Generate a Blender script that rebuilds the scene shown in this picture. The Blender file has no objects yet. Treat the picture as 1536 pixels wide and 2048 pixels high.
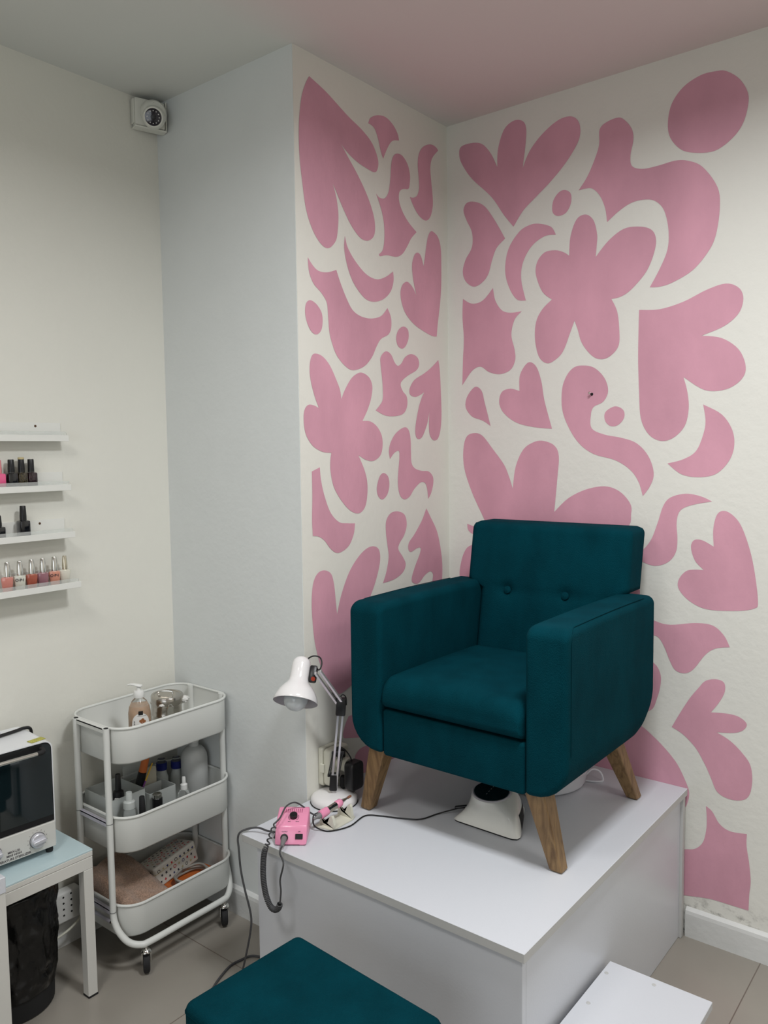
import bpy, bmesh, math, random
from mathutils import Vector, Matrix, noise
from mathutils.geometry import tessellate_polygon
PI = math.pi
random.seed(4)
scene = bpy.context.scene
C = scene.collection

# ------------------------------------------------------------------ camera
cam_d = bpy.data.cameras.new('camera'); cam = bpy.data.objects.new('camera', cam_d); C.objects.link(cam)
YAW, PITCH, ROLL, FOC = 2.2446003, 0.0763945, -0.0123111, 1609.915
fw = Vector((math.cos(YAW)*math.cos(PITCH), math.sin(YAW)*math.cos(PITCH), -math.sin(PITCH)))
rt0 = Vector((math.sin(YAW), -math.cos(YAW), 0)); up0 = rt0.cross(fw)
rt = rt0*math.cos(ROLL)+up0*math.sin(ROLL); up = up0*math.cos(ROLL)-rt0*math.sin(ROLL)
cam.matrix_world = Matrix(((rt.x, up.x, -fw.x, 1.58345), (rt.y, up.y, -fw.y, -2.34916), (rt.z, up.z, -fw.z, 1.44998), (0, 0, 0, 1)))
cam_d.sensor_fit = 'VERTICAL'; cam_d.sensor_height = 24.0; cam_d.lens = FOC*24.0/2048.0
cam_d.clip_start = 0.02
scene.camera = cam

# ------------------------------------------------------------------ world, lights, exposure
HC = 2.542
w = bpy.data.worlds.new('world'); scene.world = w; w.use_nodes = True
w.node_tree.nodes['Background'].inputs[0].default_value = (1.0, 0.97, 0.92, 1)
w.node_tree.nodes['Background'].inputs[1].default_value = 0.2
def area(name, loc, size, power, col, aim=(0, 0, -1), spread=PI, sy=None):
    d = bpy.data.lights.new(name, 'AREA'); d.energy = power; d.color = col; d.size = size; d.spread = spread
    if sy: d.shape = 'RECTANGLE'; d.size_y = sy
    o = bpy.data.objects.new(name, d); C.objects.link(o); o.location = loc
    o.rotation_euler = Vector(aim).to_track_quat('-Z', 'Y').to_euler()
    return o
area('ceiling_or_fill_light', (1.15, -1.15, HC-0.02), 0.30, 25, (0.95, 0.98, 1.0), spread=math.radians(166))
area('ceiling_or_fill_light', (0.45, -2.35, HC-0.02), 0.45, 13, (1.0, 0.985, 0.95), spread=math.radians(165))
area('ceiling_or_fill_light', (2.45, -1.15, HC-0.02), 0.5, 12, (1.0, 0.98, 0.94), spread=math.radians(168))  # added unseen fill that brightens left wall, left mural and podium's right side
area('shop_window_light', (1.6, -4.3, 1.25), 2.0, 19, (0.84, 0.92, 1.0), aim=(-0.12, 1, -0.12), sy=1.6)
scene.view_settings.view_transform = 'Standard'
scene.view_settings.look = 'None'
scene.view_settings.exposure = 0.0
scene.view_settings.gamma = 1.0
scene.view_settings.use_curve_mapping = False

# ------------------------------------------------------------------ materials
def mat(name, col, rough=0.5, metal=0.0, bump=0.0, bscale=60, var=0.0, vscale=8, trans=0.0, coat=0.0, ior=1.45, alpha=1.0, sheen=0.0, stretch=None, emit=None):
    m = bpy.data.materials.new(name); m.use_nodes = True
    nt = m.node_tree; b = nt.nodes['Principled BSDF']
    b.inputs['Base Color'].default_value = (*col, 1); b.inputs['Roughness'].default_value = rough
    b.inputs['Metallic'].default_value = metal; b.inputs['IOR'].default_value = ior
    b.inputs['Transmission Weight'].default_value = trans; b.inputs['Coat Weight'].default_value = coat
    b.inputs['Alpha'].default_value = alpha
    if sheen: b.inputs['Sheen Weight'].default_value = sheen; b.inputs['Sheen Roughness'].default_value = 0.4
    tc = nt.nodes.new('ShaderNodeTexCoord'); src = tc.outputs['Object']
    if stretch:
        mp = nt.nodes.new('ShaderNodeMapping'); mp.inputs['Scale'].default_value = stretch
        nt.links.new(src, mp.inputs['Vector']); src = mp.outputs['Vector']
    if var:
        n = nt.nodes.new('ShaderNodeTexNoise'); n.inputs['Scale'].default_value = vscale; n.inputs['Detail'].default_value = 5
        nt.links.new(src, n.inputs['Vector'])
        r = nt.nodes.new('ShaderNodeValToRGB'); r.color_ramp.elements[0].position = 0.3; r.color_ramp.elements[1].position = 0.7
        r.color_ramp.elements[0].color = (*[max(0, c*(1-var)) for c in col], 1); r.color_ramp.elements[1].color = (*[min(1, c*(1+var)) for c in col], 1)
        nt.links.new(n.outputs['Fac'], r.inputs['Fac']); nt.links.new(r.outputs['Color'], b.inputs['Base Color'])
    if bump:
        n = nt.nodes.new('ShaderNodeTexNoise'); n.inputs['Scale'].default_value = bscale; n.inputs['Detail'].default_value = 4
        nt.links.new(src, n.inputs['Vector'])
        bp = nt.nodes.new('ShaderNodeBump'); bp.inputs['Strength'].default_value = bump; bp.inputs['Distance'].default_value = 0.004
        nt.links.new(n.outputs['Fac'], bp.inputs['Height']); nt.links.new(bp.outputs['Normal'], b.inputs['Normal'])
    return m
M = {}
M['cream'] = mat('cream_wall_paint', (0.73, 0.72, 0.655), 0.85, bump=0.25, bscale=45, var=0.012, vscale=3)
M['cream_d'] = mat('right_wall_paint', (0.73, 0.72, 0.665), 0.85, bump=0.35, bscale=40, var=0.015, vscale=3)
M['blue_grey'] = mat('pale_grey_blue_wall_paint', (0.70, 0.725, 0.72), 0.8, bump=0.2, bscale=45, var=0.01)
M['pink'] = mat('pink_mural_paint', (0.62, 0.315, 0.395), 0.75, bump=0.3, bscale=40, var=0.12, vscale=5, stretch=(1.0, 1.0, 0.55))
M['skirting'] = mat('white_skirting_paint', (0.66, 0.665, 0.65), 0.45, bump=0.5, bscale=30, var=0.03)
M['white_board'] = mat('white_melamine_board', (0.615, 0.63, 0.67), 0.34, bump=0.05, bscale=200)
M['board_edge'] = mat('grey_white_board_edge', (0.50, 0.50, 0.49), 0.5)
M['teal'] = mat('teal_velvet_upholstery', (0.0008, 0.036, 0.050), 0.9, bump=0.6, bscale=700, var=0.15, vscale=14, sheen=0.0, stretch=(1, 1, 0.5))
M['teal'].node_tree.nodes['Principled BSDF'].inputs['Specular IOR Level'].default_value = 0.05
M['teal_seam'] = mat('dark_teal_seam', (0.001, 0.022, 0.03), 0.9)
M['teal_seam'].node_tree.nodes['Principled BSDF'].inputs['Specular IOR Level'].default_value = 0.03
M['trolley'] = mat('white_powder_coated_steel', (0.66, 0.67, 0.64), 0.38, coat=0.15)
M['chrome'] = mat('chrome', (0.72, 0.71, 0.68), 0.16, 1.0)
M['steel'] = mat('brushed_stainless_steel', (0.50, 0.47, 0.43), 0.16, 1.0, bump=0.25, bscale=30, stretch=(1, 1, 8))
M['black'] = mat('black_plastic', (0.008, 0.008, 0.009), 0.35)
M['black_matte'] = mat('black_rubber', (0.012, 0.012, 0.013), 0.75)
M['dark_grey'] = mat('dark_grey_cable_rubber', (0.055, 0.055, 0.058), 0.6)
M['mid_grey'] = mat('grey_plastic', (0.18, 0.18, 0.18), 0.5)
M['white_plastic'] = mat('white_plastic', (0.74, 0.74, 0.72), 0.3)
M['lamp_white'] = mat('glossy_white_enamel', (0.80, 0.78, 0.78), 0.18, coat=0.5)
M['lamp_inner'] = mat('matt_lilac_white_enamel', (0.50, 0.47, 0.50), 0.5)
M['old_white'] = mat('yellowed_white_plastic', (0.66, 0.65, 0.55), 0.35)
M['bulb'] = mat('frosted_white_bulb_glass', (0.62, 0.66, 0.68), 0.12, coat=0.6)
M['alu'] = mat('silver_aluminium', (0.72, 0.72, 0.75), 0.3, 0.9)
M['clear'] = mat('clear_plastic', (0.93, 0.95, 0.94), 0.08, trans=0.92, ior=1.2)
M['frost'] = mat('milky_translucent_plastic', (0.62, 0.65, 0.63), 0.3, trans=0.35, ior=1.3)
M['acrylic'] = mat('clear_acrylic', (0.88, 0.90, 0.88), 0.12, trans=0.75, ior=1.2)
M['shelf_white'] = mat('white_shelf_plastic', (0.74, 0.74, 0.70), 0.35)
M['pinkbox'] = mat('glossy_pink_plastic', (0.80, 0.29, 0.45), 0.25, coat=0.3)
M['pinkdark'] = mat('deep_pink_slot', (0.42, 0.10, 0.20), 0.5)
M['lettering'] = mat('dark_lettering_ink', (0.05, 0.04, 0.05), 0.7)
M['white_ink'] = mat('white_lettering_ink', (0.75, 0.75, 0.72), 0.7)
M['glass_top'] = mat('pale_blue_frosted_glass', (0.50, 0.63, 0.66), 0.22, coat=0.3)
M['table_frame'] = mat('warm_white_steel_frame', (0.62, 0.61, 0.57), 0.4, coat=0.1)
M['dark_glass'] = mat('dark_tinted_oven_glass', (0.006, 0.012, 0.014), 0.04, coat=1.0)
M['silver_paint'] = mat('silver_painted_knob', (0.60, 0.60, 0.64), 0.3, 0.35)
M['sticker'] = mat('yellow_green_sticker', (0.42, 0.40, 0.08), 0.6, var=0.5, vscale=400)
M['bag'] = mat('black_bin_liner_film', (0.004, 0.004, 0.004), 0.22, bump=0.9, bscale=28)
M['uv_white'] = mat('glossy_white_casing', (0.70, 0.70, 0.66), 0.14, coat=0.6)
M['stain'] = mat('pink_polish_smear', (0.55, 0.10, 0.18), 0.4)
M['basin'] = mat('white_lilac_basin_plastic', (0.70, 0.70, 0.74), 0.35)
M['steril'] = mat('off_white_oven_steel', (0.58, 0.575, 0.54), 0.4)
M['steril_top'] = mat('white_oven_lid_enamel', (0.74, 0.75, 0.77), 0.3)
M['orange'] = mat('orange_plastic', (0.55, 0.14, 0.03), 0.45)
M['gel'] = mat('peach_liquid_soap', (0.50, 0.30, 0.17), 0.25, var=0.15, vscale=60)
M['label'] = mat('white_paper_label', (0.78, 0.76, 0.74), 0.5)
M['brown_print'] = mat('brown_almond_print', (0.30, 0.11, 0.04), 0.6)
M['cotton'] = mat('white_cotton_wool', (0.80, 0.79, 0.76), 0.95, bump=1.0, bscale=300)
M['blue_cap'] = mat('navy_blue_cap', (0.012, 0.018, 0.13), 0.3)
M['pencil_y'] = mat('yellow_lacquered_wood', (0.60, 0.36, 0.03), 0.4)
M['pencil_p'] = mat('purple_lacquered_wood', (0.16, 0.03, 0.20), 0.4)
M['beige_card'] = mat('beige_card', (0.48, 0.45, 0.36), 0.7)
M['case_white'] = mat('white_printed_leatherette', (0.66, 0.64, 0.58), 0.5)
M['case_red'] = mat('red_motif_print', (0.50, 0.02, 0.03), 0.5)
M['case_blue'] = mat('navy_motif_print', (0.02, 0.03, 0.14), 0.5)
M['case_dark'] = mat('black_motif_print', (0.02, 0.02, 0.03), 0.5)
M['case_gold'] = mat('pale_gold_motif_print', (0.50, 0.42, 0.22), 0.5)
M['grey_cable'] = mat('warm_grey_cable', (0.30, 0.29, 0.26), 0.5)
M['cam_white'] = mat('aged_white_camera_plastic', (0.72, 0.72, 0.66), 0.45)
M['cam_lens'] = mat('violet_black_lens', (0.006, 0.004, 0.012), 0.12, coat=0.5)
M['socket_hole'] = mat('dark_socket_hole', (0.01, 0.01, 0.01), 0.8)
M['lilac_steel'] = mat('pale_lilac_steel_bar', (0.56, 0.55, 0.62), 0.4)
M['screw_brown'] = mat('brown_screw_head', (0.10, 0.055, 0.03), 0.5, 0.3)

def wood_mat():
    m = bpy.data.materials.new('oiled_oak_wood'); m.use_nodes = True; nt = m.node_tree; b = nt.nodes['Principled BSDF']
    tc = nt.nodes.new('ShaderNodeTexCoord'); mp = nt.nodes.new('ShaderNodeMapping'); mp.inputs['Scale'].default_value = (28, 28, 3.0)
    n = nt.nodes.new('ShaderNodeTexNoise'); n.inputs['Scale'].default_value = 2.4; n.inputs['Detail'].default_value = 8; n.inputs['Distortion'].default_value = 1.4
    r = nt.nodes.new('ShaderNodeValToRGB')
    r.color_ramp.elements[0].position = 0.28; r.color_ramp.elements[0].color = (0.10, 0.050, 0.016, 1)
    r.color_ramp.elements[1].position = 0.62; r.color_ramp.elements[1].color = (0.25, 0.15, 0.062, 1)
    nt.links.new(tc.outputs['Object'], mp.inputs[0]); nt.links.new(mp.outputs[0], n.inputs['Vector']); nt.links.new(n.outputs['Fac'], r.inputs['Fac'])
    nt.links.new(r.outputs['Color'], b.inputs['Base Color']); b.inputs['Roughness'].default_value = 0.5
    return m
M['wood'] = wood_mat()

def towel_mat():
    m = mat('beige_brown_terry_towel', (0.38, 0.25, 0.18), 0.95, bump=1.0, bscale=420, var=0.35, vscale=260, sheen=0.3)
    return m
M['towel'] = towel_mat()

def tile_mat():
    m = bpy.data.materials.new('greige_floor_tiles'); m.use_nodes = True; nt = m.node_tree; b = nt.nodes['Principled BSDF']
    tc = nt.nodes.new('ShaderNodeTexCoord'); sx = nt.nodes.new('ShaderNodeSeparateXYZ'); nt.links.new(tc.outputs['Object'], sx.inputs[0])
    def line(out, off, size):
        a = nt.nodes.new('ShaderNodeMath'); a.operation = 'SUBTRACT'; a.inputs[1].default_value = off-size*20; nt.links.new(out, a.inputs[0])
        d = nt.nodes.new('ShaderNodeMath'); d.operation = 'MODULO'; d.inputs[1].default_value = size; nt.links.new(a.outputs[0], d.inputs[0])
        l = nt.nodes.new('ShaderNodeMath'); l.operation = 'LESS_THAN'; l.inputs[1].default_value = 0.003; nt.links.new(d.outputs[0], l.inputs[0])
        return l.outputs[0]
    l1 = line(sx.outputs['X'], 1.05, 0.56); l2 = line(sx.outputs['Y'], -0.92, 0.56)
    mx = nt.nodes.new('ShaderNodeMath'); mx.operation = 'MAXIMUM'; nt.links.new(l1, mx.inputs[0]); nt.links.new(l2, mx.inputs[1])
    n = nt.nodes.new('ShaderNodeTexNoise'); n.inputs['Scale'].default_value = 2.5; n.inputs['Detail'].default_value = 6; nt.links.new(tc.outputs['Object'], n.inputs['Vector'])
    r = nt.nodes.new('ShaderNodeValToRGB'); r.color_ramp.elements[0].position = 0.3; r.color_ramp.elements[0].color = (0.265, 0.243, 0.21, 1)
    r.color_ramp.elements[1].position = 0.7; r.color_ramp.elements[1].color = (0.315, 0.29, 0.252, 1); nt.links.new(n.outputs['Fac'], r.inputs['Fac'])
    mix = nt.nodes.new('ShaderNodeMix'); mix.data_type = 'RGBA'; nt.links.new(mx.outputs[0], mix.inputs[0])
    nt.links.new(r.outputs['Color'], mix.inputs[6]); mix.inputs[7].default_value = (0.15, 0.12, 0.10, 1)
    nt.links.new(mix.outputs[2], b.inputs['Base Color']); b.inputs['Roughness'].default_value = 0.28
    return m
M['tiles'] = tile_mat()

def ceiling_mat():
    # white emulsion, blending along X to very pale pink right of the left mural wall
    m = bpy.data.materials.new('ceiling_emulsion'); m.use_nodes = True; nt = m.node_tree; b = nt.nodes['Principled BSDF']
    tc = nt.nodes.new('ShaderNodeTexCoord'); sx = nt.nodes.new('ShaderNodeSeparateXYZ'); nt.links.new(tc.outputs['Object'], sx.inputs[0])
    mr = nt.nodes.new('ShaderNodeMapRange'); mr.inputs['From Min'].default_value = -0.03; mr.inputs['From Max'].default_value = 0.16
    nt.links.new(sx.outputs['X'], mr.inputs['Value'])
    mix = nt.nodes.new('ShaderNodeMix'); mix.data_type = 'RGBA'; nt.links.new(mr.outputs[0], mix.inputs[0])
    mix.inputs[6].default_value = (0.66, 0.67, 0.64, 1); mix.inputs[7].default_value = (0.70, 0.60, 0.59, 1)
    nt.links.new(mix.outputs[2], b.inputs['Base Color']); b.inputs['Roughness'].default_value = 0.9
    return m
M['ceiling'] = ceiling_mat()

# ------------------------------------------------------------------ mesh helpers
MATS = {}
def place(o, parent):
    if parent is not None:
        o.parent = parent
def obj(name, bm, m, parent=None, smooth=True, angle=0.6):
    """link a bmesh (built in world coordinates) as one mesh object, under parent if given"""
    if parent is not None:
        inv = WM[parent.name].inverted(); bm.transform(inv)
        W = WM[parent.name]
    else:
        W = Matrix.Identity(4)
    bmesh.ops.recalc_face_normals(bm, faces=bm.faces[:])
    me = bpy.data.meshes.new(name)
    bm.to_mesh(me); bm.free()
    for mm in (m if isinstance(m, (list, tuple)) else [m]): me.materials.append(mm)
    if smooth:
        me.shade_smooth()
        try: me.set_sharp_from_angle(angle=angle)
        except Exception: pass
    o = bpy.data.objects.new(name, me); C.objects.link(o)
    if parent is not None: o.parent = parent
    WM[o.name] = W
    return o
WM = {}
def tag(o, label=None, cat=None, group=None, kind=None):
    if label: o['label'] = label
    if cat: o['category'] = cat
    if group: o['group'] = group
    if kind: o['kind'] = kind
    return o
def thing(name, label, cat, loc, rotz=0, group=None):
    o = bpy.data.objects.new(name, None); C.objects.link(o); o.location = loc; o.rotation_euler = (0, 0, rotz)
    o.empty_display_size = 0.05
    WM[o.name] = Matrix.Translation(Vector(loc)) @ Matrix.Rotation(rotz, 4, 'Z')
    return tag(o, label, cat, group)
def copy_thing(root, loc, label, rotz=None):
    """copy of a thing with its parts and their sub-parts"""
    r = root.copy(); C.objects.link(r); r.location = loc; r['label'] = label
    if rotz is not None: r.rotation_euler = (0, 0, rotz)
    WM[r.name] = Matrix.Translation(Vector(loc)) @ Matrix.Rotation(r.rotation_euler[2], 4, 'Z')
    for ch in list(root.children):
        c = ch.copy(); C.objects.link(c); c.parent = r; WM[c.name] = WM[r.name]
        for g in list(ch.children):
            d = g.copy(); C.objects.link(d); d.parent = c; WM[d.name] = WM[r.name]
    return r
def NB(): return bmesh.new()
def V(*a): return Vector(a)
def setmat(faces, i):
    for f in faces: f.material_index = i
def box(bm, x0, x1, y0, y1, z0, z1, bev=0.0, seg=2, mi=0, Mx=None):
    vs = [bm.verts.new((x, y, z)) for x in (x0, x1) for y in (y0, y1) for z in (z0, z1)]
    q = [(0, 1, 3, 2), (4, 6, 7, 5), (0, 4, 5, 1), (2, 3, 7, 6), (0, 2, 6, 4), (1, 5, 7, 3)]
    fs = [bm.faces.new([vs[i] for i in t]) for t in q]
    setmat(fs, mi)
    if bev:
        es = list({e for f in fs for e in f.edges})
        r = bmesh.ops.bevel(bm, geom=es, offset=bev, segments=seg, affect='EDGES', profile=0.5)
        setmat(r['faces'], mi)
        allv = {v for f in r['faces'] for v in f.verts} | {v for f in fs if f.is_valid for v in f.verts}
        vs = list(allv)
    if Mx is not None: bmesh.ops.transform(bm, matrix=Mx, verts=vs)
    return vs
def loft(bm, rings, caps=(True, True), closed=True, mi=0, loop=False):
    R = [[bm.verts.new(p) for p in r] for r in rings]
    n = len(R[0]); fs = []
    pairs = list(zip(R, R[1:])) + ([(R[-1], R[0])] if loop else [])
    for a, b in pairs:
        for i in range(n if closed else n-1):
            j = (i+1) % n
            fs.append(bm.faces.new((a[i], a[j], b[j], b[i])))
    if not loop:
        if caps[0]: fs.append(bm.faces.new(R[0][::-1]))
        if caps[1]: fs.append(bm.faces.new(R[-1]))
    setmat(fs, mi)
    return R
def rrect(x0, x1, y0, y1, rad, n=5, sub=0):
    """rounded rectangle; rad = one value or (bl, br, tr, tl); sub = (segments along x edges, along y edges)"""
    if not isinstance(rad, (tuple, list)): rad = (rad,)*4
    P = []
    for (cx, cy, a0, r) in ((x0+rad[0], y0+rad[0], 180, rad[0]), (x1-rad[1], y0+rad[1], 270, rad[1]), (x1-rad[2], y1-rad[2], 0, rad[2]), (x0+rad[3], y1-rad[3], 90, rad[3])):
        for k in range(n+1):
            a = math.radians(a0+90*k/n); P.append((cx+r*math.cos(a), cy+r*math.sin(a)))
    if sub:
        Q = []; m = n+1
        for i, p in enumerate(P):
            q = P[(i+1) % len(P)]; Q.append(p)
            if i % m == n:
                k = sub[0] if (i//m) % 2 == 0 else sub[1]
                for t in range(1, k): Q.append((p[0]+(q[0]-p[0])*t/k, p[1]+(q[1]-p[1])*t/k))
        P = Q
    return P
def rslab(bm, x0, x1, y0, y1, z0, z1, rad, edge, axis='z', n=5, m=4, mi=0, Mx=None, sub=0):
    """rounded-rectangle slab lofted along axis with rounded rims of radius edge"""
    if axis == 'z': a0, a1, b0, b1, c0, c1 = x0, x1, y0, y1, z0, z1
    elif axis == 'y': a0, a1, b0, b1, c0, c1 = x0, x1, z0, z1, y0, y1
    else: a0, a1, b0, b1, c0, c1 = y0, y1, z0, z1, x0, x1
    st = []
    for k in range(m+1):
        t = PI/2*k/m; st.append((c0+edge*(1-math.sin(t)) if False else c0+edge*(1-math.cos(t)), edge*(1-math.sin(t))))
    st += [(c1-(c-c0), i) for c, i in st[::-1]]
    rings = []
    rr = rad if isinstance(rad, (tuple, list)) else (rad,)*4
    for c, i in st:
        P = rrect(a0+i, a1-i, b0+i, b1-i, tuple(max(1e-4, r-i) for r in rr), n, sub)
        rings.append([V(p[0], p[1], c) if axis == 'z' else (V(p[0], c, p[1]) if axis == 'y' else V(c, p[0], p[1])) for p in P])
    R = loft(bm, rings, mi=mi)
    vs = [v for r in R for v in r]
    if Mx is not None: bmesh.ops.transform(bm, matrix=Mx, verts=vs)
    return R
def frame(o, zd, xh=(1, 0, 0)):
    z = Vector(zd).normalized(); x = Vector(xh); x = (x-z*x.dot(z))
    if x.length < 1e-5: x = z.orthogonal()
    x.normalize(); y = z.cross(x)
    return Matrix(((x.x, y.x, z.x, o[0]), (x.y, y.y, z.y, o[1]), (x.z, y.z, z.z, o[2]), (0, 0, 0, 1)))
def lathe(bm, prof, seg=32, Mx=None, mi=0, caps=(True, True), sx=1.0, sy=1.0):
    rings = []
    for r, z in prof:
        rings.append([V(max(r, 1e-5)*math.cos(2*PI*k/seg)*sx, max(r, 1e-5)*math.sin(2*PI*k/seg)*sy, z) for k in range(seg)])
    R = loft(bm, rings, caps=caps, mi=mi)
    if Mx is not None: bmesh.ops.transform(bm, matrix=Mx, verts=[v for r in R for v in r])
    return R
def smooth_pts(P, n=8, closed=False):
    P = [Vector(p) for p in P]; out = []
    N = len(P)
    rng = range(N if closed else N-1)
    for i in rng:
        if closed: p0, p1, p2, p3 = P[(i-1) % N], P[i], P[(i+1) % N], P[(i+2) % N]
        else: p0, p1, p2, p3 = P[max(i-1, 0)], P[i], P[i+1], P[min(i+2, N-1)]
        for k in range(n):
            t = k/n
            out.append(0.5*((2*p1)+(p2-p0)*t+(2*p0-5*p1+4*p2-p3)*t*t+(3*p1-p0-3*p2+p3)*t**3))
    if not closed: out.append(P[-1])
    return out
def tube(bm, pts, r, seg=10, sm=0, closed=False, mi=0):
    P = smooth_pts(pts, sm, closed) if sm else [Vector(p) for p in pts]
    rs = r if isinstance(r, (list, tuple)) else [r]*len(P)
    N = len(P); rings = []; nrm = None
    for i in range(N):
        if closed: t = (P[(i+1) % N]-P[(i-1) % N]).normalized()
        else: t = (P[min(i+1, N-1)]-P[max(i-1, 0)]).normalized()
        if nrm is None: nrm = t.orthogonal().normalized()
        else:
            nrm = nrm-t*nrm.dot(t)
            nrm = nrm.normalized() if nrm.length > 1e-6 else t.orthogonal().normalized()
        b = t.cross(nrm)
        rings.append([P[i]+(nrm*math.cos(2*PI*k/seg)+b*math.sin(2*PI*k/seg))*rs[i] for k in range(seg)])
    return loft(bm, rings, mi=mi, loop=closed)
def prism(bm, poly, d0, d1, fn, mi=0):
    """poly (u,v) extruded from d0 to d1; fn(u,v,d) gives the point"""
    a = [bm.verts.new(fn(u, v, d0)) for u, v in poly]; b = [bm.verts.new(fn(u, v, d1)) for u, v in poly]
    n = len(poly); fs = [bm.faces.new((a[i], a[(i+1) % n], b[(i+1) % n], b[i])) for i in range(n)]
    c = [bm.faces.new(a[::-1]), bm.faces.new(b)]
    setmat(fs+c, mi)
    if n > 4: bmesh.ops.triangulate(bm, faces=c)
    return a+b
def text_bm(s, size, Mx, depth=0.0003, align='CENTER'):
    cu = bpy.data.curves.new('lettering', 'FONT'); cu.body = s; cu.size = size; cu.extrude = depth/2; cu.offset = size*0.018; cu.align_x = align; cu.align_y = 'CENTER'
    cu.resolution_u = 3
    o = bpy.data.objects.new('lettering', cu); C.objects.link(o)
    dg = bpy.context.evaluated_depsgraph_get(); dg.update()
    me = bpy.data.meshes.new_from_object(o.evaluated_get(dg))
    bm = NB(); bm.from_mesh(me); bm.transform(Mx)
    bpy.data.objects.remove(o); bpy.data.curves.remove(cu); bpy.data.meshes.remove(me)
    return bm
def texts(name, items, m, parent):
    bm = NB()
    for s, size, Mx in items:
        b2 = text_bm(s, size, Mx); me = bpy.data.meshes.new('tmp'); b2.to_mesh(me); b2.free(); bm.from_mesh(me); bpy.data.meshes.remove(me)
    return obj(name, bm, m, parent, smooth=False)

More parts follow.
